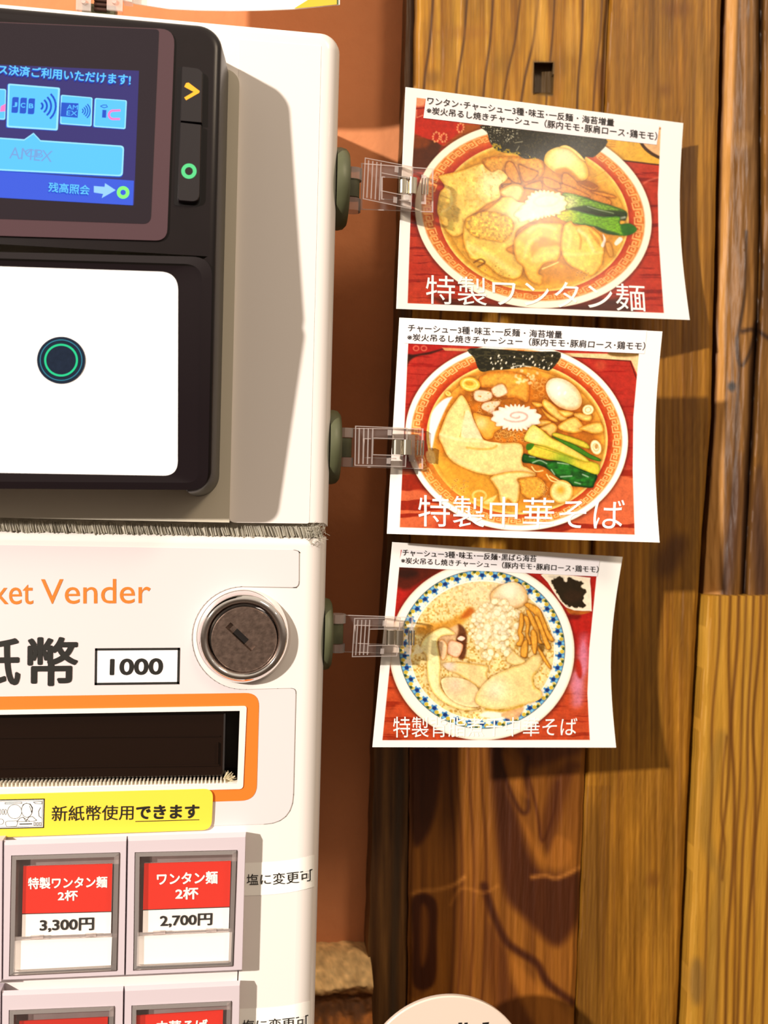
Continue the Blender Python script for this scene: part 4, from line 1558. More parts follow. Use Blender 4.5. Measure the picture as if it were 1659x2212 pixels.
def paint_wonton_soup(p):
    wood_red(p, (196, 46, 26), (226, 72, 42), (140, 14, 6), 101)
    p.T(870, 200, .18083)
    p.fill(p.poly([(100, 560), (350, 560), (470, 640), (300, 900), (100, 900)]), (84, 38, 8), .95, 30)
    p.fill(p.poly([(120, 480), (220, 520), (330, 600), (240, 660), (110, 640)]), (150, 66, 14), .7, 30)
    p.fill(p.poly([(640, 380), (980, 380), (900, 470), (560, 620), (470, 640), (700, 470)], False), (176, 92, 20), .9, 30)
    p.fill(p.poly([(150, 40), (280, 40), (260, 150), (200, 170), (150, 150)]), (250, 180, 130), .8, 25)
    p.fill(p.poly([(150, 300), (600, 330), (740, 420), (640, 500), (480, 620), (380, 580), (150, 480)]), (214, 46, 26), 1, 12)
    p.fill(p.line([(165, 210), (165, 300), (240, 270)], 9, False), (255, 160, 120), .9)
    for cx, cy, r in ((400, 530, 48), (490, 540, 42), (690, 420, 44)):
        d = np.abs(p.ell(cx, cy, r * .8, r * 1.2, .2)) - 9
        ang = np.arctan2(p.V - cy, p.U - cx)
        p.fill(d + 6 * np.sin(ang * 9), (250, 170, 110), .85, 7)
    p.T(1130, 220, .18083)
    p.fill(p.poly([(820, 400), (1640, 300), (1640, 750), (1150, 700)], False), (238, 180, 60), 1)
    p.fill(p.line([(1100, 690), (1640, 755)], 16, False), (70, 26, 6), 1, 6)
    p.fill(p.ell(1700, 520, 330, 180, .35), (60, 30, 10), .95)
    p.fill(p.ell(1720, 510, 320, 160, .35), (240, 186, 130), 1)
    p.fill(p.line([(870, 430), (900, 520), (960, 540), (1090, 530)], 9), (205, 130, 30), .6, 8)
    for k in range(3):
        p.fill(p.line([(960, 470 + k * 30), (1100, 480 + k * 30)], 10, False), (214, 130, 40), .7, 5)
    p.fill(p.line([(1420, 990), (1500, 940), (1640, 900)], 22), (255, 150, 120), .5, 14)
    p.T(0, 0, 1)
    p.fill(p.poly([(930, 640), (1060, 655), (1200, 668), (1340, 640), (1400, 700), (1000, 700)], False), (70, 26, 6), .9, 10)
    p.T(870, 400, .18083)
    p.fill(p.poly([(60, 1300), (700, 1500), (60, 1500)], False), (226, 78, 36), .5, 60)
    bowl_base(p, (1152, 465), .16, (257, 199), (242, 183), None, (206, 162), (255, 248, 226), (240, 132, 50), (214, 54, 24), (255, 190, 112), 78)
    C_, R_ = (1153, 468), .13
    soup = p.ell(C_[0], C_[1], 206, 161, R_)
    p.blob(soup, (232, 164, 48), (255, 214, 110), 10, tex=p.n(16, 7), amt=.25, halo=.15)
    p.blob(p.ell(1158, 474, 192, 148, R_), (224, 150, 38), (240, 176, 60), 30, tex=p.n(12, 9), amt=.35, halo=.2)
    # toppings, upper half
    p.T(870, 200, .18083)
    n1 = p.n(26, 12)
    p.blob(p.poly([(960, 800), (1180, 760), (1420, 770), (1659, 800), (1659, 1000), (1400, 1140), (1150, 1080), (1000, 900)]), (236, 166, 62), (206, 124, 28), 40, tex=n1, amt=.5)
    for q in ([(1240, 830), (1330, 850), (1420, 1080), (1300, 1060), (1220, 960)], [(1380, 860), (1500, 900), (1620, 950), (1560, 1040), (1440, 1060)],
              [(1180, 1060), (1260, 1020), (1300, 1080), (1200, 1140)], [(1460, 1110), (1600, 1060), (1659, 1060), (1659, 1160), (1500, 1150)]):
        p.blob(p.poly(q), (228, 150, 46), (160, 84, 10), 22, tex=n1, amt=.4)
    p.fill(p.line([(1160, 1140), (1210, 1100), (1290, 1090)], 14), (110, 56, 6), .7, 8)
    p.fill(p.line([(1440, 1140), (1540, 1150), (1620, 1170)], 14), (100, 48, 8), .7, 8)
    p.blob(p.poly([(1150, 1190), (1280, 1100), (1400, 1100), (1450, 1180), (1380, 1300), (1260, 1280)]), (255, 214, 128), (226, 150, 50), 40)
    wn = p.n(60, 14)
    w1 = p.poly([(430, 1010), (480, 980), (700, 930), (930, 850), (990, 900), (1070, 950), (1160, 920), (1250, 1000), (1230, 1050), (1150, 1120), (1160, 1250),
                 (1010, 1330), (880, 1430), (760, 1540), (740, 1659), (620, 1720), (520, 1650), (440, 1500), (410, 1400), (440, 1200), (500, 1120)])
    p.blob(w1, (250, 206, 96), (232, 166, 48), 26, light=(1080, 1080, 190, (255, 238, 170)), tex=p.n(70, 15), amt=.32)
    p.fill(p.line([(480, 1100), (560, 1180), (580, 1350), (470, 1420)], 26), (255, 232, 150), .6, 16, clip=w1)
    p.fill(p.line([(940, 880), (990, 1000), (980, 1160), (1040, 1230)], 30), (255, 232, 160), .7, 18, clip=w1)
    p.fill(sstep(.55, .75, p.n(34, 16)) * -1 + .5, (206, 136, 30), .35, .5, clip=w1)
    w2 = p.poly([(760, 1500), (900, 1440), (1000, 1400), (1150, 1290), (1200, 1250), (1300, 1250), (1390, 1310), (1600, 1320), (1659, 1500), (1500, 1560), (1360, 1659),
                 (1340, 1800), (1240, 1880), (1420, 1980), (1440, 2100), (1400, 2200), (1300, 2230), (1150, 2180), (1000, 2060), (860, 2000), (790, 1960), (730, 1800), (720, 1650)])
    p.blob(w2, (248, 200, 86), (222, 150, 36), 24, light=(1400, 1420, 170, (255, 246, 200)), tex=p.n(60, 17), amt=.3)
    fil = p.poly([(780, 1500), (1000, 1420), (1250, 1480), (1330, 1600), (1220, 1780), (1050, 1760), (880, 1730), (760, 1620)])
    p.blob(fil, (240, 184, 70), (226, 160, 44), 40, tex=p.n(24, 18), amt=.75)
    p.fill(p.line([(800, 1840), (940, 1900), (1100, 1990), (1240, 2100), (1340, 2160)], 70), (255, 232, 150), .55, 40, clip=w2)
    p.fill(p.line([(770, 1780), (800, 1900), (880, 1960)], 24), (255, 226, 130), .8, 14, clip=w2)
    p.fill(p.line([(850, 2030), (930, 1990), (980, 2030), (900, 2080)], 18), (96, 44, 4), .75, 12)
    bubbles(p, 30, (900, 2030, 1280, 2260), 14, 3)
    # nori sheet
    nori = p.poly([(960, 390), (1700, 470), (2420, 540), (2300, 760), (2180, 770), (2160, 880), (1900, 900), (1760, 870), (1620, 790), (1460, 790), (1360, 740), (1240, 720),
                   (1120, 690), (1040, 590), (1010, 480)], n=4)
    p.fill(nori, (40, 36, 22), 1)
    p.fill(sstep(.56, .66, p.n(15, 20)) * -1 + .5, (74, 66, 44), .55, .4, clip=nori)
    p.fill(sstep(.66, .72, p.n(13, 22)) * -1 + .5, (226, 220, 190), .8 * sstep(640, 560, p.V) * sstep(1480, 1300, p.U), .4, clip=nori)
    fr = p.poly([(1110, 690), (1060, 610), (1150, 620), (1300, 690), (1500, 740), (1600, 790), (1480, 800), (1350, 750), (1220, 720)], n=4)
    p.fill(sstep(.50, .58, p.n(22, 23)) * -1 + .5, (196, 166, 40), .8, .4, clip=fr)
    for a, b, c, d in ((1340, 600, 1430, 585), (1240, 590, 1300, 530), (1360, 690, 1390, 640)):
        p.fill(p.line([(a, b), (c, d)], 9, False), (170, 166, 140), .8, 6)
    # right half
    p.T(1130, 220, .18083)
    egg = p.poly([(250, 700), (290, 600), (420, 540), (560, 560), (700, 660), (770, 800), (770, 900), (700, 950), (600, 940), (520, 880), (400, 850), (290, 770)])
    p.blob(egg, (255, 222, 118), (240, 180, 62), 60, light=(500, 640, 150, (255, 240, 178)))
    p.fill(p.poly([(390, 810), (520, 790), (640, 880), (690, 960), (560, 900), (430, 910), (390, 870)]), (206, 120, 18), .8, 20)
    p.blob(p.poly([(440, 540), (520, 520), (640, 590), (740, 700), (700, 690), (560, 570)]), (255, 226, 150), (255, 214, 110), 20)
    p.fill(p.poly([(730, 690), (960, 860), (1160, 1090), (1250, 1300), (1180, 1180), (1000, 960), (800, 760)]), (255, 206, 92), .7, 26)
    for q in ([(470, 870), (540, 860), (700, 1000), (860, 1070), (1040, 1170), (1030, 1240), (860, 1190), (640, 1080), (480, 1000)],
              [(390, 1000), (480, 980), (740, 1090), (800, 1140), (640, 1130), (400, 1060)], [(800, 1060), (960, 1080), (1110, 1130), (1060, 1150), (860, 1100)],
              [(650, 960), (780, 950), (900, 1020), (830, 1060), (700, 1010)], [(240, 900), (420, 960), (440, 1040), (270, 1010)]):
        p.blob(p.poly(q, n=3), (232, 150, 48), (176, 92, 10), 16, tex=p.n(16, 25), amt=.4)
    p.fill(p.poly([(660, 970), (760, 950), (880, 1000), (850, 1040), (740, 1010)]), (150, 76, 8), .7, 14)
    p.fill(p.line([(790, 920), (880, 880), (980, 830)], 10), (190, 140, 30), .7, 6)
    p.fill(p.line([(890, 960), (990, 930)], 12, False), (220, 190, 80), .8, 6)
    gr1 = p.poly([(470, 1095), (640, 1110), (860, 1180), (1060, 1240), (1230, 1310), (1220, 1400), (1160, 1390), (900, 1340), (700, 1310), (480, 1270)], n=4)
    p.blob(gr1, (104, 150, 34), (48, 84, 8), 30, light=(560, 1200, 110, (200, 206, 130)), tex=p.n(20, 26, 1, 2), amt=.7)
    p.fill(p.poly([(560, 1280), (760, 1240), (960, 1290), (1220, 1310), (1230, 1400), (1190, 1420), (980, 1390), (760, 1340)]), (26, 40, 12), .85, 14)
    p.fill(p.line([(770, 1250), (900, 1290), (1080, 1330)], 12), (170, 190, 150), .7, 8)
    p.fill(p.line([(1160, 1390), (1215, 1380)], 26, False), (200, 206, 196), .7, 10)
    gr2 = p.poly([(400, 1350), (560, 1290), (760, 1330), (960, 1370), (1150, 1370), (1160, 1460), (1280, 1455), (1360, 1520), (1300, 1580), (1180, 1600), (1000, 1570), (880, 1500), (700, 1470), (480, 1420)], n=4)
    p.blob(gr2, (110, 168, 20), (36, 96, 4), 26, light=(480, 1360, 150, (214, 206, 40)), tex=p.n(22, 27, 1, 2), amt=.6)
    p.fill(p.poly([(1170, 1470), (1270, 1460), (1350, 1520), (1290, 1580), (1190, 1580)]), (16, 84, 8), .8, 14)
    p.fill(p.poly([(860, 1490), (1000, 1530), (1150, 1580), (1010, 1580), (890, 1530)]), (16, 50, 4), .8, 12)
    nar = p.poly([(40, 1180), (70, 1120), (150, 1070), (260, 1060), (370, 1080), (450, 1100), (500, 1160), (520, 1230), (480, 1300), (400, 1350), (250, 1380), (100, 1420), (-40, 1420), (-100, 1330), (-20, 1250)])
    ang = np.arctan2(p.V - 1230, p.U - 240)
    p.blob(nar + 10 * np.sin(ang * 22), (255, 246, 206), (255, 232, 160), 30, tex=p.n(40, 28), amt=.1)
    p.fill(np.abs(p.ell(280, 1180, 150, 66, -.1)) - 14, (250, 206, 160), .35, 14)
    p.T(1130, 400, .18083)
    wa = p.poly([(-100, 640), (0, 540), (150, 460), (360, 450), (470, 470), (470, 600), (450, 800), (400, 900), (250, 940), (180, 1050), (240, 1090), (200, 1190), (60, 1120), (0, 980),
                 (-80, 900), (-110, 760)])
    p.blob(wa, (250, 196, 74), (226, 150, 30), 34, tex=p.n(50, 30), amt=.22)
    p.fill(p.poly([(140, 640), (260, 620), (420, 680), (440, 720), (260, 740), (150, 800), (110, 860), (90, 760)]), (216, 142, 26), .8, 26, clip=wa)
    p.fill(p.line([(20, 860), (60, 700), (170, 640)], 44), (255, 226, 116), .65, 24)
    p.fill(p.line([(60, 560), (200, 480), (380, 520)], 40), (255, 222, 120), .6, 24)
    p.fill(p.poly([(110, 860), (240, 800), (420, 780), (380, 860), (200, 920), (100, 920)]), (255, 220, 110), .7, 24)
    wb = p.poly([(460, 600), (490, 480), (570, 430), (620, 480), (760, 480), (880, 560), (960, 680), (960, 820), (930, 960), (820, 1080), (680, 1020), (560, 960), (480, 860), (450, 740)])
    p.blob(wb, (252, 204, 84), (230, 156, 34), 30, tex=p.n(50, 31), amt=.2)
    p.fill(p.line([(640, 520), (690, 640), (680, 760)], 22), (214, 142, 26), .8, 14, clip=wb)
    p.fill(p.line([(660, 540), (760, 620), (840, 790)], 40), (255, 232, 150), .75, 22, clip=wb)
    p.fill(p.line([(490, 820), (620, 830), (780, 820), (950, 800)], 34), (255, 226, 120), .7, 18, clip=wb)
    p.fill(p.line([(520, 500), (560, 600), (540, 740)], 40), (255, 226, 120), .6, 22, clip=wb)
    p.fill(p.poly([(780, 520), (900, 640), (930, 740), (850, 650)]), (206, 130, 22), .7, 16, clip=wb)
    for q in ([(950, 580), (990, 650), (960, 740), (930, 720), (960, 650)], [(1090, 690), (1150, 620), (1190, 650), (1120, 720)]):
        p.fill(p.poly(q), (246, 240, 240), .9, 8)
    p.blob(p.poly([(980, 700), (1040, 690), (1080, 830), (1030, 850)]), (226, 160, 60), (190, 116, 24), 16)
    p.fill(p.poly([(250, 1060), (500, 990), (720, 1060), (700, 1120), (400, 1180), (230, 1180)]), (214, 140, 34), .6, 30)
    bubbles(p, 26, (640, 1020, 780, 1130), 16, 5, (140, 76, 8))
    p.fill(p.line([(230, 1000), (330, 960), (420, 920)], 14), (255, 236, 140), .9, 8)
    d = np.abs(p.ell(1085, 1020, 110, 40, -.5)) - 10
    p.fill(d, (250, 150, 80), .7, 6)
    p.T(0, 0, 1)


def paint_chuka_soup(p):
    wood_red(p, (202, 46, 34), (214, 56, 40), (176, 22, 16), 141)
    p.T(860, 900, .16878)
    low = sstep(560, 760, p.V)
    t = fbm(p.U / 900 + 3, p.V / 62 + 0.8 * fbm(p.U / 260, p.V / 90, 6, 3), 150, 2)
    col = np.array((236, 112, 66.)) * (1 - sstep(.52, .66, t))[:, None] + np.array((176, 42, 16.)) * sstep(.52, .66, t)[:, None]
    p.C += (col - p.C) * low[:, None]
    p.fill(p.ell(880, 1420, 420, 150), (196, 40, 20), .6, 90)
    p.T(860, 690, .16878)
    p.fill(p.poly([(110, 300), (620, 330), (540, 400), (300, 440), (110, 470)]), (200, 30, 26), 1, 6)
    p.fill(p.poly([(110, 455), (200, 450), (380, 420), (600, 370), (420, 440), (250, 470), (150, 530), (105, 620)]), (38, 14, 4), .9, 16)
    p.fill(p.poly([(560, 360), (960, 380), (900, 410), (600, 400)], False), (220, 170, 110), .9, 8)
    for cx in (230, 330):
        p.fill(np.abs(p.ell(cx, 370, 34, 30)) - 9, (240, 120, 90), .8, 6)
    p.T(1110, 730, .16878)
    p.fill(p.poly([(560, 190), (1640, 210), (1600, 520), (1500, 290), (760, 250)], False), (248, 206, 150), 1)
    p.fill(p.line([(740, 246), (1490, 296), (1570, 520)], 12, False), (70, 22, 10), .9, 6)
    p.fill(p.ell(1420, 200, 220, 42), (110, 80, 30), .9, 14)
    p.fill(p.ell(1110, 350, 70, 60), (226, 96, 60), .6, 40)
    p.T(0, 0, 1)
    bowl_base(p, (1116, 944), .10, (241, 202), (228, 190), None, (196, 165), (255, 254, 246), (244, 140, 54), (216, 60, 24), (255, 204, 130), 80, .60)
    C_ = (1117, 946)
    soup = p.ell(C_[0], C_[1], 196, 165, .08)
    p.blob(soup, (222, 146, 44), (255, 222, 126), 10, halo=.15)
    p.blob(p.ell(1119, 950, 186, 154, .08), (206, 116, 26), (232, 162, 56), 26, tex=p.n(14, 40), amt=.5, halo=.2)
    p.fill(p.ell(1030, 1040, 110, 50, .35), (240, 176, 54), .7, 20)
    p.T(860, 690, .16878)
    # oily lower-left glaze and white glint on the rim
    p.fill(p.poly([(560, 1040), (690, 990), (640, 1080), (560, 1250), (480, 1450), (440, 1640), (420, 1650), (395, 1450), (430, 1200)]), (238, 240, 250), .95, 14)
    p.blob(p.poly([(1060, 720), (1300, 660), (1500, 680), (1659, 760), (1659, 1050), (1500, 1000), (1350, 1000), (1200, 880), (1050, 860)]), (238, 168, 60), (212, 122, 30), 50, tex=p.n(40, 41), amt=.35)
    for x, y, rx, ry, r in ((920, 830, 132, 92, .15), (640, 950, 44, 30, .6)):
        p.blob(p.ell(x, y, rx, ry, r), (252, 206, 84), (222, 160, 36), 26)
        p.fill(p.ell(x - 10, y - 12, rx * .42, ry * .3, r), (206, 140, 24), .8, 14)
        p.fill(np.abs(p.ell(x, y, rx * .7, ry * .7, r)) - 8, (255, 232, 150), .7, 10)
    ch = (236, 190, 150)
    for q in ([(970, 930), (1040, 900), (1200, 930), (1200, 1010), (1100, 1060), (980, 1030)], [(1190, 890), (1330, 820), (1400, 910), (1380, 960), (1260, 1000)],
              [(1060, 1130), (1110, 1060), (1290, 1040), (1300, 1090), (1240, 1150), (1240, 1230), (1130, 1180)]):
        d = p.poly(q, n=3)
        p.blob(d, (250, 214, 180), (214, 150, 96), 22)
    p.fill(p.poly([(1200, 960), (1270, 1000), (1380, 970), (1390, 1010), (1260, 1040)]), (150, 80, 26), .7, 10)
    bubbles(p, 40, (900, 930, 1320, 1260), 18, 11)
    bubbles(p, 70, (1250, 1380, 1640, 1560), 30, 12, (150, 78, 14), (244, 190, 100))
    # wontons
    w1 = p.poly([(800, 970), (850, 1000), (920, 1130), (960, 1260), (1040, 1420), (1100, 1540), (1300, 1580), (1580, 1600), (1590, 1850), (1659, 1900), (1760, 1980), (1500, 2000), (1240, 2000),
                 (1000, 1960), (760, 1860), (640, 1760), (560, 1600), (520, 1500), (560, 1370), (640, 1180), (730, 1050)], n=5)
    p.blob(w1, (252, 216, 140), (232, 178, 84), 30, tex=p.n(90, 42), amt=.14)
    p.fill(p.line([(850, 1180), (830, 1350), (790, 1500)], 12), (222, 160, 66), .8, 8, clip=w1)
    p.fill(p.poly([(860, 1190), (930, 1200), (1010, 1380), (1090, 1530), (980, 1520), (810, 1490)]), (255, 226, 178), .9, 16, clip=w1)
    p.fill(p.line([(540, 1470), (700, 1520), (860, 1550), (1060, 1560), (1290, 1590)], 30), (255, 236, 170), .8, 18, clip=w1)
    p.fill(p.line([(880, 1640), (1060, 1660), (1200, 1650), (1260, 1620)], 26), (226, 160, 56), .7, 16, clip=w1)
    p.fill(p.line([(640, 1720), (800, 1820), (1040, 1920)], 40), (255, 228, 160), .6, 26, clip=w1)
    p.blob(p.poly([(960, 1200), (1100, 1230), (1280, 1280), (1330, 1380), (1240, 1440), (1200, 1520), (1100, 1520), (1010, 1360)]), (244, 176, 66), (226, 144, 34), 40, light=(1060, 1330, 80, (255, 218, 140)))
    # nori
    nori = p.poly([(930, 370), (1700, 410), (2080, 430), (1960, 640), (1850, 640), (1700, 600), (1400, 640), (1200, 650), (1080, 670), (1020, 620), (980, 500)], n=4)
    p.fill(nori, (34, 32, 20), 1)
    p.fill(sstep(.5, .62, p.n(40, 44, 1, 2)) * -1 + .5, (70, 64, 40), .7, .4, clip=nori)
    rs = np.random.RandomState(4)
    for _ in range(70):
        x, y = rs.uniform(1180, 1980), rs.uniform(450, 640)
        if rs.rand() < .3 + (y - 450) / 260:
            r = rs.uniform(6, 20)
            p.fill(p.ell(x, y, r * .55, r, .5), (246, 238, 214), .9, 5, clip=nori)
    p.fill(p.line([(1450, 615), (1560, 590), (1700, 610)], 12), (240, 236, 220), .8, 8)
    p.T(1110, 730, .16878)
    rs = np.random.RandomState(9)
    for _ in range(26):
        x, y = rs.uniform(20, 330), rs.uniform(400, 600)
        p.fill(p.ell(x, y, rs.uniform(8, 24), rs.uniform(10, 30), rs.uniform(0, 3)), (255, 226, 170), .7, 10)
    bubbles(p, 14, (270, 530, 410, 780), 42, 13, (196, 104, 20), (244, 178, 90), .5)
    egg = p.ell(640, 720, 262, 168, .66)
    p.blob(egg, (255, 226, 184), (240, 182, 116), 70, light=(560, 650, 160, (255, 242, 226)))
    for x, y in ((572, 640), (580, 712), (655, 705)):
        p.fill(p.ell(x, y, 16, 26, .5), (255, 252, 246), .9, 9)
    bam = ((255, 206, 110), (214, 140, 34))
    for q in ([(230, 820), (370, 840), (360, 880), (280, 880)], [(390, 780), (500, 850), (680, 1010), (660, 1060), (540, 1040), (370, 870)],
              [(350, 900), (420, 960), (560, 1050), (540, 1080), (430, 1020)], [(560, 920), (760, 950), (740, 1000), (640, 1010)],
              [(780, 960), (990, 980), (970, 1070), (800, 1030)], [(560, 1120), (760, 1010), (860, 1080), (900, 1180), (760, 1220), (600, 1180)],
              [(830, 1160), (960, 1100), (1110, 1080), (1150, 1200), (1040, 1230), (900, 1190)], [(320, 1160), (470, 1080), (560, 1150), (480, 1270), (400, 1200)],
              [(280, 1060), (400, 1050), (480, 1080), (350, 1130), (290, 1110)]):
        p.blob(p.poly(q, n=3), bam[0], bam[1], 34, tex=p.n(40, 46), amt=.25)
    for x, y, rx, ry in ((950, 920, 74, 66), (1050, 1400, 70, 96)):
        d = p.ell(x, y, rx, ry, -.3)
        p.blob(d, (255, 240, 200), (240, 196, 110), 18)
        p.fill(np.abs(p.ell(x, y, rx * .5, ry * .5, -.3)) - 7, (226, 180, 96), .7, 8)
    p.fill(p.ell(1055, 1390, 22, 30), (190, 130, 50), .8, 10)
    # narutomaki slice with pink swirl
    ang = np.arctan2(p.V - 1020, p.U - 30)
    nar = p.ell(30, 1020, 312, 160, .03)
    p.blob(nar + 16 * np.sin(ang * 20), (255, 238, 224), (250, 214, 190), 40, tex=p.n(50, 47), amt=.08)
    tt = np.linspace(0, 2 * math.pi * 1.35, 40)
    rr_ = 26 + 105 * tt / tt[-1]
    p.fill(p.line([(40 + 1.35 * r_ * math.cos(t + 0.5), 1000 + .62 * r_ * math.sin(t + 0.5)) for t, r_ in zip(tt, rr_)], 22), (246, 160, 146), .75, 12)
    p.T(1110, 900, .16878)
    # mustard greens
    g_ = p.poly([(120, 480), (200, 490), (420, 560), (640, 560), (860, 660), (1060, 740), (1030, 860), (1000, 910), (860, 900), (720, 880), (560, 780), (400, 650), (220, 600), (110, 580)], n=4)
    p.blob(g_, (26, 96, 24), (6, 44, 6), 40, tex=p.n(50, 48, 1, 1.6), amt=1.0)
    for a in ([(200, 510), (270, 520)], [(240, 590), (330, 560), (420, 600)], [(480, 680), (520, 740)], [(600, 770), (740, 760)], [(780, 840), (850, 860)], [(880, 740), (950, 770)], [(560, 590), (700, 610)]):
        p.fill(p.line(a, 16), (206, 222, 200), .7, 10, clip=g_)
    y1 = p.poly([(180, 470), (270, 360), (500, 400), (760, 520), (940, 560), (1090, 620), (1070, 740), (880, 680), (640, 580), (400, 540)], n=4)
    p.blob(y1, (236, 206, 60), (172, 170, 30), 30, light=(640, 560, 150, (140, 170, 40)))
    y2 = p.poly([(130, 280), (230, 110), (340, 160), (500, 280), (700, 360), (940, 540), (920, 580), (700, 500), (420, 390), (200, 330)], n=4)
    p.blob(y2, (246, 214, 96), (180, 170, 30), 30, light=(260, 250, 120, (255, 226, 140)))
    y3 = p.poly([(500, 210), (600, 220), (900, 320), (970, 400), (900, 400), (700, 330), (510, 260)], n=4)
    p.blob(y3, (226, 200, 60), (150, 150, 20), 22)
    gg = p.poly([(490, 250), (600, 290), (800, 370), (960, 470), (1100, 540), (1095, 570), (980, 540), (850, 470), (640, 350)], n=4)
    p.blob(gg, (60, 120, 20), (20, 80, 6), 14)
    p.fill(p.line([(270, 380), (500, 450), (760, 540)], 8), (120, 140, 20), .8, 6)
    p.fill(p.poly([(170, 350), (260, 350), (220, 420), (160, 420)]), (40, 110, 14), .9, 8)
    w3 = p.poly([(-300, 780), (-150, 720), (100, 700), (280, 740), (200, 790), (60, 800), (80, 850), (60, 1060), (0, 1120), (-80, 1060), (-120, 1160), (-180, 1080), (-200, 960), (-260, 860)])
    p.blob(w3, (252, 214, 136), (226, 160, 60), 34, tex=p.n(60, 50), amt=.2)
    p.blob(p.poly([(60, 800), (280, 770), (400, 860), (380, 1000), (240, 1060), (110, 1000), (80, 880)]), (236, 170, 60), (206, 130, 34), 40, tex=p.n(20, 51), amt=.4)
    p.blob(p.ell(610, 960, 150, 150, .3), (255, 224, 150), (226, 160, 60), 40, light=(600, 940, 60, (236, 170, 50)))
    bubbles(p, 34, (340, 860, 460, 1040), 16, 15)
    for a in ([(460, 760), (590, 830), (720, 880)], [(230, 640), (280, 700), (370, 690)], [(420, 740), (480, 820), (590, 840)]):
        p.fill(p.line(a, 16), (255, 226, 150), .9, 8)
    p.T(860, 900, .16878)
    bubbles(p, 26, (690, 800, 900, 960), 20, 16)
    d = np.abs(p.ell(1040, 1010, 84, 60)) - 14
    p.fill(d, (252, 206, 110), .9, 8)
    p.fill(p.poly([(1100, 1090), (1180, 1040), (1260, 1010), (1200, 1100), (1120, 1120)]), (255, 226, 150), .8, 10)
    p.fill(p.poly([(360, 450), (450, 440), (480, 560), (440, 610), (370, 560)]), (252, 206, 130), .9, 14)
    p.T(0, 0, 1)


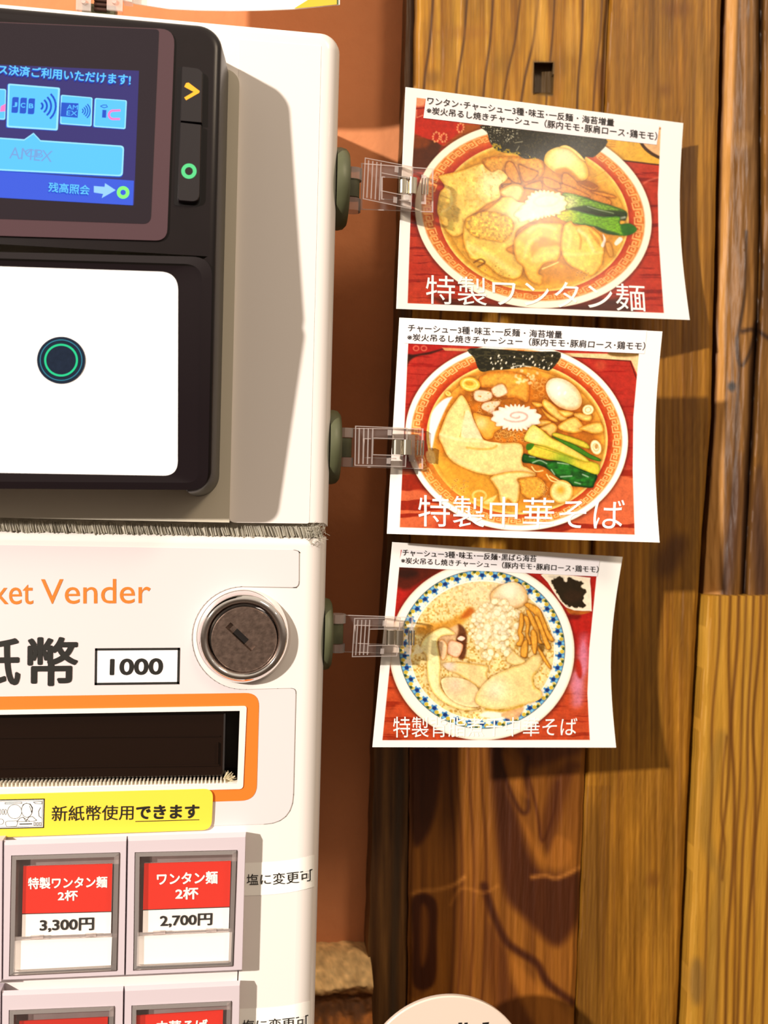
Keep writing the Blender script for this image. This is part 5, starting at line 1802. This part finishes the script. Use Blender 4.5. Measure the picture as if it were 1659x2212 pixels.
def paint_niboshi_soup(p):
    wood_red(p, (210, 72, 34), (228, 90, 44), (168, 40, 12), 181)
    up = sstep(1470, 1380, p.Y)[:, None]
    t = p.n(40, 182, 1, 4)[:, None]
    p.C = p.C * (1 - up) + (np.array((200, 30, 24.)) * (1 - t) + np.array((222, 44, 32.)) * t) * up
    p.T(810, 1170, .16275)
    p.fill(p.poly([(280, 320), (880, 350), (640, 520), (420, 640), (260, 560)]), (86, 28, 8), .9, 40)
    p.fill(p.ell(420, 420, 160, 70), (44, 16, 6), .8, 50)
    p.T(1050, 1360, .16275)
    for cx, cy, rx, ry, a in ((1290, 380, 70, 240, .8), (1180, 700, 90, 160, .6), (1240, 760, 70, 260, .6), (1300, 100, 60, 60, .4), (1180, 950, 50, 90, .5)):
        p.fill(p.ell(cx, cy, rx, ry), (234, 150, 190), a, 60)
    p.fill(p.ell(1230, 520, 40, 130, -.15), (206, 40, 20), .9, 24)
    p.T(1050, 1190, .16275)
    p.fill(p.poly([(1080, 760), (1390, 800), (1240, 850), (1120, 840)]), (206, 110, 36), 1, 8)
    p.fill(p.ell(1170, 870, 90, 40), (96, 16, 8), .6, 30)
    dish = p.poly([(760, 300), (1330, 350), (1380, 400), (1400, 760), (1370, 795), (1060, 750), (820, 420)], n=3)
    p.blob(dish, (246, 232, 206), (255, 246, 230), 20)
    p.fill(p.ell(930, 350, 110, 24, .1), (206, 196, 176), .7, 16)
    sea = p.poly([(860, 400), (980, 340), (1060, 420), (1100, 350), (1220, 400), (1300, 430), (1260, 480), (1340, 540), (1300, 600), (1290, 690), (1320, 750), (1080, 730), (980, 620), (900, 480)], n=4)
    p.fill(sea + 40 * (p.n(30, 183) - .5), (40, 30, 14), 1)
    p.fill(p.ell(1150, 600, 120, 80), (58, 36, 20), .6, 40)
    p.T(0, 0, 1)
    c = (1041, 1407)
    p.fill(p.ell(c[0], c[1] + 3, 203, 194), (70, 16, 4), .4, 7)
    p.blob(p.ell(c[0], c[1], 200, 192), (255, 250, 240), (236, 224, 204), 7)
    p.fill(p.ell(1041.5, 1403, 179.5, 171.5), (70, 70, 60), .9)
    band = p.ell(1041.5, 1403, 178.2, 170.2)
    p.fill(band, (70, 140, 200), 1)
    inn = p.ell(1041.5, 1404, 158, 152)
    th = np.arctan2((p.Y - 1403) / 170, (p.X - 1041.5) / 178)
    n_ = 38
    for k in range(n_):
        a = 2 * math.pi * (k + .5) / n_
        for da, rf, col, r in ((0.0, .945, (20, 44, 110), 4.6), (.055, .975, (246, 226, 120), 5.2), (.085, .945, (255, 250, 226), 5.6), (.11, .97, (236, 206, 70), 4.8), (.085, .915, (255, 252, 240), 5.4),
                               (.04, .90, (255, 252, 240), 4.2), (.13, .905, (250, 240, 200), 4.0), (.07, .99, (24, 66, 40), 3.6), (.0, .985, (120, 190, 226), 3.2)):
            x, y = 1041.5 + 178 * rf * math.cos(a + da), 1403 + 170 * rf * math.sin(a + da)
            p.fill(p.ell(x, y, r, r * .9), col, .95, 1.2, clip=band)
        for da, rf in ((.055, .975), (.11, .97)):
            x, y = 1041.5 + 178 * rf * math.cos(a + da), 1403 + 170 * rf * math.sin(a + da)
            p.fill(np.abs(p.ell(x, y, 2.3, 2.1)) - .4, (150, 110, 10), .9, .8)
    sn = sstep(.56, .60, vnoise(p.X / 5, p.Y / 5, 190)) * 0.0
    p.fill(inn, (255, 250, 236), 1)
    soup = p.ell(1041.5, 1405, 155, 149)
    g1, g2 = vnoise(p.X / 3.4, p.Y / 3.4, 191), vnoise(p.X / 4.4 + 9, p.Y / 4.4, 192)
    gk = np.clip(0.55 * g1 + 0.45 * g2, 0, 1)
    base = np.array((212, 166, 78.)) * (1 - sstep(.25, .55, gk))[:, None] + np.array((250, 226, 156.)) * sstep(.25, .55, gk)[:, None]
    pale = np.exp(-(((p.X - 1040) / 90) ** 2 + ((p.Y - 1275) / 50) ** 2))[:, None]
    base = base * (1 - .6 * pale) + np.array((246, 224, 184.)) * .6 * pale
    m = sstep(1, -1, soup)[:, None]
    p.C += (base - p.C) * m
    p.T(810, 1170, .16275)
    p.fill(p.poly([(600, 1100), (900, 1060), (1100, 980), (1240, 870), (1320, 920), (1260, 1000), (1100, 1140), (860, 1180), (640, 1240), (540, 1200)]), (226, 150, 40), .8, 40)
    p.fill(p.poly([(1140, 1010), (1250, 880), (1320, 920), (1240, 1000)]), (206, 96, 26), .8, 26)
    egg = p.poly([(1530, 740), (1580, 640), (1720, 560), (1860, 540), (1960, 590), (2020, 700), (2010, 810), (1900, 880), (1750, 890), (1600, 830)])
    p.blob(egg, (250, 218, 168), (226, 176, 104), 60, light=(1780, 640, 150, (255, 244, 216)), halo=.6)
    for q, cc in (([(1090, 1110), (1180, 1140), (1220, 1260), (1200, 1520), (1120, 1560), (1080, 1380)], (92, 36, 12)), ([(860, 1260), (1000, 1150), (1100, 1110), (1090, 1250), (960, 1360), (880, 1480)], (244, 200, 150))):
        p.fill(p.poly(q), cc, .85, 20)
    p.blob(p.poly([(960, 1380), (1000, 1310), (1080, 1320), (1170, 1370), (1140, 1490), (1080, 1540), (960, 1480)], n=3), (250, 210, 176), (226, 150, 96), 26)
    p.blob(p.poly([(1090, 1290), (1140, 1250), (1200, 1280), (1150, 1320)]), (255, 226, 206), (236, 180, 150), 14)
    p.blob(p.poly([(840, 1350), (900, 1300), (960, 1390), (940, 1540), (880, 1560)]), (246, 206, 160), (226, 160, 90), 20)
    w1 = p.poly([(600, 1420), (640, 1300), (760, 1200), (900, 1140), (1000, 1170), (1060, 1230), (900, 1250), (830, 1320), (850, 1480), (870, 1659), (860, 1800), (900, 1980), (1100, 2120), (1300, 2200), (1380, 2220),
                 (1200, 2240), (1000, 2180), (820, 2060), (720, 1900), (690, 1700), (680, 1520)])
    p.blob(w1, (255, 240, 176), (240, 206, 116), 30, tex=p.n(90, 193), amt=.12)
    p.fill(p.poly([(540, 1400), (560, 1360), (640, 1450), (560, 1490), (500, 1500)]), (255, 246, 206), .8, 12)
    w2 = p.poly([(880, 1840), (1000, 1800), (1200, 1830), (1330, 1900), (1400, 2060), (1390, 2180), (1240, 2190), (1060, 2130), (930, 2010)])
    p.blob(w2, (244, 216, 160), (255, 236, 176), 40, light=(1060, 1900, 120, (236, 206, 170)))
    w3 = p.poly([(900, 1620), (1100, 1600), (1300, 1620), (1500, 1660), (1480, 1760), (1520, 1900), (1420, 1960), (1300, 1880), (1100, 1760), (960, 1700)])
    p.blob(w3, (246, 216, 150), (226, 180, 90), 30, light=(980, 1650, 90, (226, 206, 190)), tex=p.n(60, 194), amt=.15)
    p.T(1050, 1360, .16275)
    w4 = p.poly([(-80, 780), (60, 640), (200, 560), (420, 470), (520, 420), (640, 340), (730, 330), (740, 420), (680, 560), (620, 620), (650, 760), (740, 830), (720, 920), (560, 980), (300, 1040), (60, 1060), (-140, 960)], n=5)
    p.blob(w4, (248, 220, 148), (236, 196, 110), 40, light=(120, 800, 180, (246, 232, 190)), tex=p.n(110, 195), amt=.16)
    p.blob(p.poly([(280, 330), (340, 270), (420, 340), (520, 420), (400, 470), (280, 430)]), (244, 216, 150), (226, 186, 100), 22)
    p.fill(p.line([(660, 560), (620, 660), (640, 780)], 24), (206, 166, 60), .5, 16)
    p.fill(p.line([(0, 1060), (160, 1080), (340, 1060), (480, 1010)], 30), (206, 160, 40), .8, 16)
    p.fill(p.poly([(0, 1090), (120, 1090), (220, 1110), (200, 1160), (60, 1180), (-100, 1140)]), (255, 252, 240), .9, 20)
    p.fill(p.poly([(210, 1110), (360, 1060), (500, 1030), (470, 1120), (380, 1200), (240, 1170)]), (240, 180, 120), .9, 20)
    # chopped onion heap
    p.T(1050, 1190, .16275)
    rs = np.random.RandomState(21)
    for k in range(150):
        a, r = rs.uniform(0, 2 * math.pi), rs.uniform(0, 1) ** .55
        x, y = 120 + 330 * r * math.cos(a), 1040 + 400 * r * math.sin(a)
        x -= 60 * (y - 1040) / 400
        s = rs.uniform(26, 52)
        v = rs.uniform(-10, 8)
        p.blob(p.ell(x, y, s, s * rs.uniform(.7, 1), rs.uniform(0, 3)), (255, 248 + v * .5, 214 + v), (236 + v, 212 + v, 142 + v), 14, a=.9, halo=.12)
    p.fill(p.ell(110, 960, 230, 280), (255, 250, 224), .45, 160)
    # bamboo strips
    for q in ([(510, 720), (560, 690), (700, 760), (760, 880), (830, 1060), (900, 1180), (840, 1190), (760, 1060), (680, 900), (600, 800)],
              [(450, 830), (490, 840), (500, 960), (470, 1080), (500, 1130), (480, 1250), (420, 1260), (400, 1230), (440, 1180), (420, 1080), (440, 960)],
              [(500, 870), (550, 870), (580, 960), (560, 1100), (600, 1220), (560, 1240), (520, 1100), (530, 980)],
              [(530, 790), (580, 800), (640, 900), (700, 1030), (720, 1180), (770, 1240), (680, 1210), (640, 1060), (580, 920)],
              [(470, 1260), (520, 1180), (550, 1200), (540, 1400), (460, 1390)], [(600, 1060), (650, 1060), (680, 1180), (660, 1360), (620, 1340), (600, 1200)],
              [(700, 1260), (740, 1330), (800, 1440), (860, 1540), (840, 1560), (760, 1450), (690, 1320)], [(640, 880), (690, 870), (760, 1040), (820, 1190), (860, 1280), (800, 1300), (720, 1080)]):
        p.fill(p.poly([(a + 12, b + 10) for a, b in q], n=3), (130, 84, 14), .7, 12)
        p.blob(p.poly(q, n=3), (244, 176, 66), (206, 130, 26), 18, tex=p.n(30, 196, 2, .5), amt=.25)
    p.fill(p.poly([(690, 1250), (770, 1230), (770, 1330), (720, 1320)]), (96, 60, 10), .7, 14)
    p.T(0, 0, 1)


def menu_card(quad, depth, bow, bend, photo, painter, strip, lines, title, label, fade, nu, nv, tbold):
    srf = CardSurface(quad, depth, bow, bend)
    cen = srf.pt(np.array(0.5), np.array(1.0))
    root = thing('menu_card', tuple(cen), label, 'menu photo card', 'menu photo cards clipped to the machine')
    us, vs = np.meshgrid(np.linspace(0, 1, nu), np.linspace(0, 1, nv))
    x, y, _w = srf.pix(us, vs)
    p = Paint(x, y)
    painter(p)
    g = 0.20 * (fbm(x.ravel() / 8.0, y.ravel() / 8.0, 301, 3) - 0.5) + 0.13 * (fbm(x.ravel() / 2.6, y.ravel() / 2.6, 302, 2) - 0.5)
    g = g * sstep(236, 170, p.C[:, 2])
    p.C *= (1 + g)[:, None]
    ph = np.array(photo, float)
    d = p.poly(ph, False)
    p.C += (np.array((252, 250, 246.)) - p.C) * sstep(-.8, .8, d)[:, None]
    front = srf.pt(us, vs).reshape(-1, 3)
    F = [(i * nu + j, i * nu + j + 1, (i + 1) * nu + j + 1, (i + 1) * nu + j) for i in range(nv - 1) for j in range(nu - 1)]
    pr = obj('photo_print', front, F, print_m, root, smooth=True)
    lin = p.linear()
    sat = np.clip((lin[:, 0] - lin[:, 1]) / (lin[:, 0] + 1e-6), 0, 1)
    set_cols(pr, lin * (1.0 - 0.34 * sat ** 2)[:, None])
    # paper body behind the print
    ub, vb = np.meshgrid(np.linspace(0, 1, 24), np.linspace(0, 1, 24))
    a, b = srf.pt(ub, vb, -0.00005), srf.pt(ub, vb, -0.00032)
    m_ = MB()
    k = 24
    ff = [(i * k + j, i * k + j + 1, (i + 1) * k + j + 1, (i + 1) * k + j) for i in range(k - 1) for j in range(k - 1)]
    per = list(range(k)) + [i * k + k - 1 for i in range(1, k)] + [(k - 1) * k + j for j in range(k - 2, -1, -1)] + [i * k for i in range(k - 2, 0, -1)]
    vv = np.concatenate([a.reshape(-1, 3), b.reshape(-1, 3)])
    side = [(per[i], per[(i + 1) % len(per)], per[(i + 1) % len(per)] + k * k, per[i] + k * k) for i in range(len(per))]
    m_.add(vv, ff + [tuple(q + k * k for q in f_) for f_ in ff] + side)
    m_.build('paper_backing', card_back, root)
    # caption strip, follows the curve
    sq = np.array(strip, float)
    su, sv = np.meshgrid(np.linspace(0, 1, 30), np.linspace(0, 1, 4))
    sx = (1 - su) * (1 - sv) * sq[0, 0] + su * (1 - sv) * sq[1, 0] + su * sv * sq[2, 0] + (1 - su) * sv * sq[3, 0]
    sy = (1 - su) * (1 - sv) * sq[0, 1] + su * (1 - sv) * sq[1, 1] + su * sv * sq[2, 1] + (1 - su) * sv * sq[3, 1]
    st = obj('caption_strip', srf.at(sx.ravel(), sy.ravel(), 0.00012), [(i * 30 + j, i * 30 + j + 1, (i + 1) * 30 + j + 1, (i + 1) * 30 + j) for i in range(3) for j in range(29)], strip_m, root)
    m_ = MB()
    for body, qd in lines:
        text_mb(m_, body, qd, srf, 0.0002, 0.005)
    obj('caption_lettering', np.concatenate(m_.v), m_.f, cap_ink, st)
    m_ = MB()
    text_mb(m_, title[0], title[1], srf, 0.00015, tbold)
    obj('title_lettering', np.concatenate(m_.v), m_.f, title_ink, root)
    return srf


LINE2 = '※炭火吊るし焼きチャーシュー（豚内モモ･豚肩ロース･鶏モモ）'
CARD1 = menu_card([(877, 188), (1476, 266), (1490, 691), (857, 667)], [0.014, 0.050, 0.044, 0.009], 14, 0.001,
                  [(900, 211), (1427.6, 275), (1421, 420), (1423, 520), (1434, 676), (880.5, 655), (891, 355)], paint_wonton_soup,
                  [(920, 210), (1424, 271), (1418, 313), (914, 255)],
                  [('ワンタン･チャーシュー3種･味玉･一反麺 ･ 海苔増量', [(922.4, 209), (1326, 257), (1325, 273.5), (922, 226)]),
                   (LINE2, [(921.5, 230), (1419, 286), (1417.5, 304), (920.5, 246)])],
                  ('特製ワンタン麺', [(919.7, 594), (1391, 615), (1395, 673), (919, 656)]),
                  'uppermost photo card, wonton noodle bowl with two green leaves and large nori sheet', 0, 560, 430, 0.0)
CARD2 = menu_card([(863, 686), (1431, 716), (1425, 1172), (836, 1153)], [0.013, 0.021, 0.018, 0.009], 13, 0.001,
                  [(882, 738), (1380.5, 760), (1368, 900), (1366.6, 1018), (1371, 1155), (863.5, 1139)], paint_chuka_soup,
                  [(874, 694), (1397, 714), (1392, 764), (873, 741.5)],
                  [('チャーシュー3種･味玉･一反麺 ･ 海苔増量', [(881, 700), (1214, 715), (1213, 731.5), (881, 716.5)]),
                   (LINE2, [(879.4, 720.4), (1394, 739), (1391.5, 757), (879, 736)])],
                  ('特製中華そば', [(903, 1069), (1350, 1079), (1346, 1145), (903, 1137)]),
                  'middle photo card, noodle bowl with pink swirl fish cake and bright greens', 0, 560, 430, 0.0)
CARD3 = menu_card([(848, 1171), (1345, 1203), (1331, 1615), (805, 1614)], [0.016, 0.034, 0.028, 0.009], 18, 0.001,
                  [(866, 1188), (1291, 1210), (1288.5, 1245), (1273, 1400), (1269, 1498), (1274, 1598.4), (826, 1599), (846, 1400)], paint_niboshi_soup,
                  [(868, 1187), (1296, 1206), (1290, 1245), (860, 1225)],
                  [('チャーシュー3種･味玉･一反麺･黒ばら海苔', [(868.6, 1185.5), (1158, 1199.5), (1157, 1214), (869, 1200.5)]),
                   (LINE2, [(866, 1203.4), (1292.5, 1222.5), (1291, 1237.5), (865.5, 1217)])],
                  ('特製背脂煮干中華そば', [(849, 1548), (1247, 1550), (1245, 1589), (849, 1593)]),
                  'lowest photo card, noodles in bowl with blue flowered rim', 0, 500, 430, -0.002)

# ------------------------------------------------------------------ magnet clips
clear_p = clear_mat('clear_plastic', (255, 252, 250), 0.03)
clear_t = clear_mat('clear_plastic_edge', (252, 246, 243), 0.30)
olive = mat('olive_magnet', (92, 95, 68), 0.45, vary=(150, 0.2))
spring_m = mat('spring_steel', (222, 214, 196), 0.22, metal=1.0)


def bil(q, u, v):
    q = np.array(q, float)
    return (1 - u) * (1 - v) * q[0] + u * (1 - v) * q[1] + u * v * q[2] + (1 - u) * v * q[3]


def clip_holder(disc, lever, jaw, lugs, core, ydep, label):
    """disc: (x0,x1,ytop,ybot) of the magnet seen edge-on; lever, jaw: picture quads"""
    xm = UX1 if disc[2] < 1000 else LX1
    zc = Z_at(disc[1], (disc[2] + disc[3]) / 2, ydep)
    root = thing('magnetic_clip', (xm, ydep, zc), label, 'clip', 'clear clips on the side of the machine')
    R_ = abs(Z_at(disc[1], disc[2], ydep) - Z_at(disc[1], disc[3], ydep)) / 2
    xo = X_at(disc[1], (disc[2] + disc[3]) / 2, ydep - R_ * 0.15)
    xo = max(xo, xm + 0.0012)
    th = np.linspace(0, 2 * math.pi, 44, endpoint=False)
    m_ = MB()
    m_.loft([[(x, ydep + r * math.cos(t), zc + r * math.sin(t)) for t in th] for x, r in
             ((xm, R_ * .99), (xm + (xo - xm) * .35, R_), (xm + (xo - xm) * .75, R_ * .97), (xo, R_ * .88), (xo + .0001, R_ * .4))])
    m_.build('magnet_disc', olive, root, auto=40)
    # olive core lug and clear knuckles either side
    m_ = MB()
    x0, x1, za, zb = xo - 0.0004, X_at(core[1], core[2], ydep), Z_at(core[1], core[2], ydep), Z_at(core[1], core[3], ydep)
    tt = np.linspace(-math.pi / 2, math.pi / 2, 9)
    pr_ = [(x0, ydep - 0.0022)] + [(x1 - 0.002 + 0.002 * math.cos(t), ydep + 0.0022 * math.sin(t)) for t in tt] + [(x0, ydep + 0.0022)]
    m_.loft([[(a, b, zb) for a, b in pr_], [(a, b, za) for a, b in pr_]])
    m_.build('core_lug', olive, root, auto=35)
    m_ = MB()
    for (lx0, lx1, ly0, ly1) in lugs:
        a, b = X_at(lx0, ly0, ydep), X_at(lx1, ly0, ydep)
        z0, z1 = Z_at(lx0, ly1, ydep), Z_at(lx0, ly0, ydep)
        pr_ = [(a, ydep - .002), (a + .0008, ydep - .0026)] + [(b - .0022 + .0024 * math.cos(t), ydep + .0026 * math.sin(t)) for t in np.linspace(-1.5, 1.5, 9)] + [(a + .0008, ydep + .0026)]
        m_.loft([[(p_[0], p_[1], z0) for p_ in pr_], [(p_[0], p_[1], z1) for p_ in pr_]])
    m_.build('hinge_knuckle', clear_t, root, auto=35)

    def arm(name, quad, d0, d1, ridged, win):
        m_ = MB()
        S = lambda u, v, o: (lambda q: YP(d0 + (d1 - d0) * u + o).at(q[0], q[1]))(bil(quad, u, v))

        def slab(u0, u1, v0, v1, ya, yb, mi):
            f = [S(u, v, ya) for u, v in ((u0, v0), (u1, v0), (u1, v1), (u0, v1))]
            b = [S(u, v, yb) for u, v in ((u0, v0), (u1, v0), (u1, v1), (u0, v1))]
            m_.hexa(f, b, mi)
        wu0, wu1, wv0, wv1 = win
        slab(0.0, 1.0, 0.0, wv0, -0.0004, 0.0004, 0)
        slab(0.0, 1.0, wv1, 1.0, -0.0004, 0.0004, 0)
        slab(0.0, wu0, wv0, wv1, -0.0004, 0.0004, 0)
        slab(wu1, 1.0, wv0, wv1, -0.0004, 0.0004, 0)
        e = 0.022
        slab(0, 1, 0, e, -0.0009, 0.0005, 1)
        slab(0, 1, 1 - e, 1, -0.0009, 0.0005, 1)
        slab(0, e, e, 1 - e, -0.0009, 0.0005, 1)
        slab(1 - e, 1, e, 1 - e, -0.0009, 0.0005, 1)
        # raised lip round the window
        slab(wu0 - e, wu1 + e * .4, wv0 - e, wv0, -0.0010, -0.0002, 1)
        slab(wu0 - e, wu1 + e * .4, wv1, wv1 + e, -0.0010, -0.0002, 1)
        slab(wu0 - e, wu0, wv0, wv1, -0.0010, -0.0002, 1)
        if ridged:
            for k in range(4):
                u = 0.07 + k * 0.085
                slab(u, u + 0.026, 0.05, 0.95, -0.0011, -0.0003, 1)
            for v in (0.14, 0.86):
                slab(0.62, 0.70, v - .07, v + .07, -0.0011, -0.0003, 1)
        else:
            slab(0.83, 0.90, 0.16, 0.82, -0.0010, -0.0003, 1)
        return m_.build(name, clear_p, root, mats=[clear_p, clear_t])

    arm('back_jaw', jaw[0], ydep + 0.0006, jaw[1] - 0.0003, False, (0.30, 0.66, 0.28, 0.74))
    arm('front_lever', lever[0], lever[1], lever[2], True, (0.36, 0.93, 0.30, 0.70))
    # coil-leaf spring rolled round the hinge
    m_ = MB()
    q = lever[0]
    pa, pb = bil(q, 0.80, 0.31), bil(q, 0.80, 0.69)
    yd = lever[2] + 0.0004
    A, B = YP(yd).at(pa[0], pa[1]), YP(yd).at(pb[0], pb[1])
    w = YP(yd).at(*(bil(q, 1.18, 0.31)))[0] - A[0]
    t_ = np.linspace(-2.6, 2.6, 16)
    for cxo, r in ((0.0, w * .24), (w * .5, w * .24)):
        rings_ = []
        for zz in (A[2], B[2]):
            o_ = [(A[0] + cxo + r * math.cos(t + math.pi / 2 * 0) , yd - 0.0006 + r * .8 * math.sin(t), zz) for t in np.linspace(0, 2 * math.pi, 18, endpoint=False)]
            rings_.append(o_)
        m_.loft(rings_, True, True)
    for k in range(3):
        xx = A[0] + w * (1.0 + k * .14)
        m_.box(xx, xx + w * .06, yd - 0.0014, yd - 0.0002, B[2], A[2])
    m_.build('spring', spring_m, root, auto=40)
    return root


clip_holder((735, 751, 324, 497), ([(788, 340), (893, 360), (889, 452), (783.5, 430)], 0.0035, 0.0075),
            ([(780, 352), (936.5, 364), (936, 459), (779, 453)], 0.0105),
            [(752, 781, 365, 390), (748, 778, 430, 457)], (750, 777, 390, 429), 0.0125,
            'clear clip with olive magnet holding the uppermost photo card')
clip_holder((721, 733.5, 886, 1047), ([(767, 919.5), (881, 924), (877, 1009), (765.5, 1006)], 0.005, 0.0075),
            ([(734, 924.5), (915, 925.5), (914, 1013.5), (732, 1008)], 0.0105),
            [(738, 762, 924.5, 945), (734, 762, 988, 1008)], (733, 760, 947, 988), 0.0125,
            'clear clip with olive magnet holding the middle photo card')
clip_holder((707, 715.5, 1292, 1446), ([(765, 1335), (866, 1334), (858, 1418), (760, 1419.5)], 0.0045, 0.0075),
            ([(716, 1327), (893, 1333), (888, 1414), (715, 1408)], 0.0105),
            [(717, 746, 1326, 1345), (716, 744, 1390, 1408)], (716, 742, 1346, 1389), 0.0125,
            'clear clip with olive magnet holding the lowest photo card')

# ------------------------------------------------------------------ sign on top of the machine and its clip
SG = YP(0.030)
root = thing('hanging_sign', tuple(P(500, -60, 0.030)), 'white sign with yellow corner cut off by the top edge', 'sign')
bot = [(293, 8), (366, 19), (430, 22), (504, 23), (570, 22), (632, 19.5), (690, 14), (728, 10)]
xs_ = np.linspace(255, 734, 40)
bz = np.interp(xs_, [q[0] for q in bot], [q[1] for q in bot])
bz = np.where(xs_ < 293, 8 - (293 - xs_) * .35, bz)
tz_ = np.full(40, -330.0)
dep = 0.030 - 0.004 * np.sin((xs_ - 255) / 479 * math.pi)


def at_depth(px, py, d):
    r = rays(px, py)
    t = (d - CAM_C[1]) / r[:, 1]
    return CAM_C + r * t[:, None]


m_ = MB()
f0, f1 = at_depth(xs_, bz, dep), at_depth(xs_, tz_, dep)
b0, b1 = f0 + np.array([0, .0005, 0]), f1 + np.array([0, .0005, 0])
V = np.concatenate([f0, f1, b0, b1])
F = []
for i in range(39):
    F += [(i, i + 1, 41 + i, 40 + i), (80 + i, 120 + i, 121 + i, 81 + i), (i, 80 + i, 81 + i, i + 1)]
F += [(39, 119, 159, 79), (0, 40, 120, 80)]
m_.add(V, F)
m_.build('sign_sheet', mat('sign_white', (252, 250, 246), 0.4), root)


class SignSurface:
    def at(self, px, py, off=0.0):
        d = 0.030 - 0.004 * np.sin((np.asarray(px, float) - 255) / 479 * math.pi) - off
        return at_depth(np.asarray(px, float), np.asarray(py, float), d)


m_ = MB()
yx = np.linspace(636, 728, 16)
yb = np.interp(yx, [q[0] for q in bot], [q[1] for q in bot]) - 0.6
ss = SignSurface()
lo = ss.at(yx, yb, 0.0002)
hi = ss.at(yx, np.minimum(yb - 0.3, 19 - (yx - 634) * 0.62), 0.0002)
m_.add(np.concatenate([lo, hi]), [(i, i + 1, 17 + i, 16 + i) for i in range(15)])
m_.build('yellow_corner', mat('sign_yellow', (240, 186, 40), 0.4), root)
m_ = MB()
m_.add(ss.at(np.array([727.5, 730.5, 730.5, 727.5]), np.array([-60, -60, 9.5, 10]), 0.0003), [(0, 1, 2, 3)])
m_.build('green_edge', mat('sign_green', (50, 84, 30), 0.4), root)

root = thing('magnetic_clip', tuple(P(218, 30, 0.03)), 'clear clip on top of the machine at the upper edge, holding white sign', 'clip', 'clear clips on top of the machine')
m_ = MB()
for x0, x1 in ((170, 198), (236, 266)):
    a, b = P(x0, 30, 0.026), P(x1, -60, 0.026)
    m_.box(a[0], b[0], 0.024, 0.0285, a[2], b[2])
    m_.box(a[0] - .0004, b[0] + .0004, 0.0233, 0.024, a[2], b[2], 1)
    m_.tube([(a[0] + .0018, 0.0236, a[2] + .0025), (a[0] + .0018, 0.0225, a[2] + .0025)], 0.0008, 10, 1)
a, b = P(268, 14, 0.026), P(287, 6, 0.026)
m_.box(a[0], b[0], 0.024, 0.027, P(268, 9, .026)[2], P(268, -60, .026)[2], 1)
m_.build('clear_arm', clear_p, root, mats=[clear_p, clear_t])
m_ = MB()
q0 = P(218, 30, 0.03)
th = np.linspace(0, 2 * math.pi, 40, endpoint=False)
m_.loft([[(q0[0] + 0.009 * math.cos(t), 0.030 + 0.009 * math.sin(t), z) for t in th] for z in (UZ1, UZ1 + 0.002)])
m_.box(q0[0] - 0.005, q0[0] + 0.005, 0.026, 0.030, UZ1 + 0.0015, max(q0[2] + 0.001, UZ1 + 0.003))
m_.build('magnet_disc', olive, root)
m_ = MB()
a, b = P(204, 21, 0.026), P(232, -50, 0.026)
for k in range(4):
    z = a[2] + k * 0.0014
    m_.tube([(a[0], 0.0255, z), (b[0], 0.0255, z)], 0.00062, 8)
m_.box(a[0], b[0], 0.0262, 0.029, a[2], b[2])
m_.build('spring', mat('spring_dark', (96, 70, 62), 0.35, metal=0.8), root)

# ------------------------------------------------------------------ round sign on the timber
SY = 0.018
cx_, cz_, rd_ = X_at(965, 2152, SY), Z_at(965, 2152, SY), 0
p1, p2 = P(832, 2212, SY), P(1094, 2205, SY)
half = abs(p2[0] - p1[0]) / 2
sag = cz_ - (p1[2] + p2[2]) / 2
rd_ = (half ** 2 + sag ** 2) / (2 * sag)
xc_ = (p1[0] + p2[0]) / 2 + 0.0002
m_ = MB()
th = np.linspace(0, 2 * math.pi, 96, endpoint=False)
m_.loft([[(xc_ + r * math.cos(t), y, cz_ - rd_ + r * math.sin(t)) for t in th] for r, y in
         ((rd_ * .995, SY + .0018), (rd_, SY + .0012), (rd_, SY + .0003), (rd_ - .0004, SY))])
root = thing('round_sign', (xc_, SY, cz_ - 2 * rd_), 'round cream sign at the lower edge in front of timber boards', 'sign')
o = m_.build('sign_disc', mat('sign_cream', (222, 204, 190), 0.5), root, auto=30)
m_ = MB()
m_.box(LX1 - 0.0002, xc_, SY + 0.0018, SY + 0.0034, cz_ - rd_ * 1.9 - 0.006, cz_ - rd_ * 1.9 + 0.006)
m_.build('support_arm', clear_p, root)
m_ = MB()
for q in ([(990, 2209), (998, 2208.5), (998, 2216), (990, 2216)], [(1003, 2209), (1010, 2208.5), (1010, 2216), (1003, 2216)], [(1042, 2209), (1056, 2207.5), (1055, 2216), (1042, 2216)]):
    plate_mb(m_, q, YP(SY), 0.0001, 0.00005)
m_.build('lettering', ink, o)
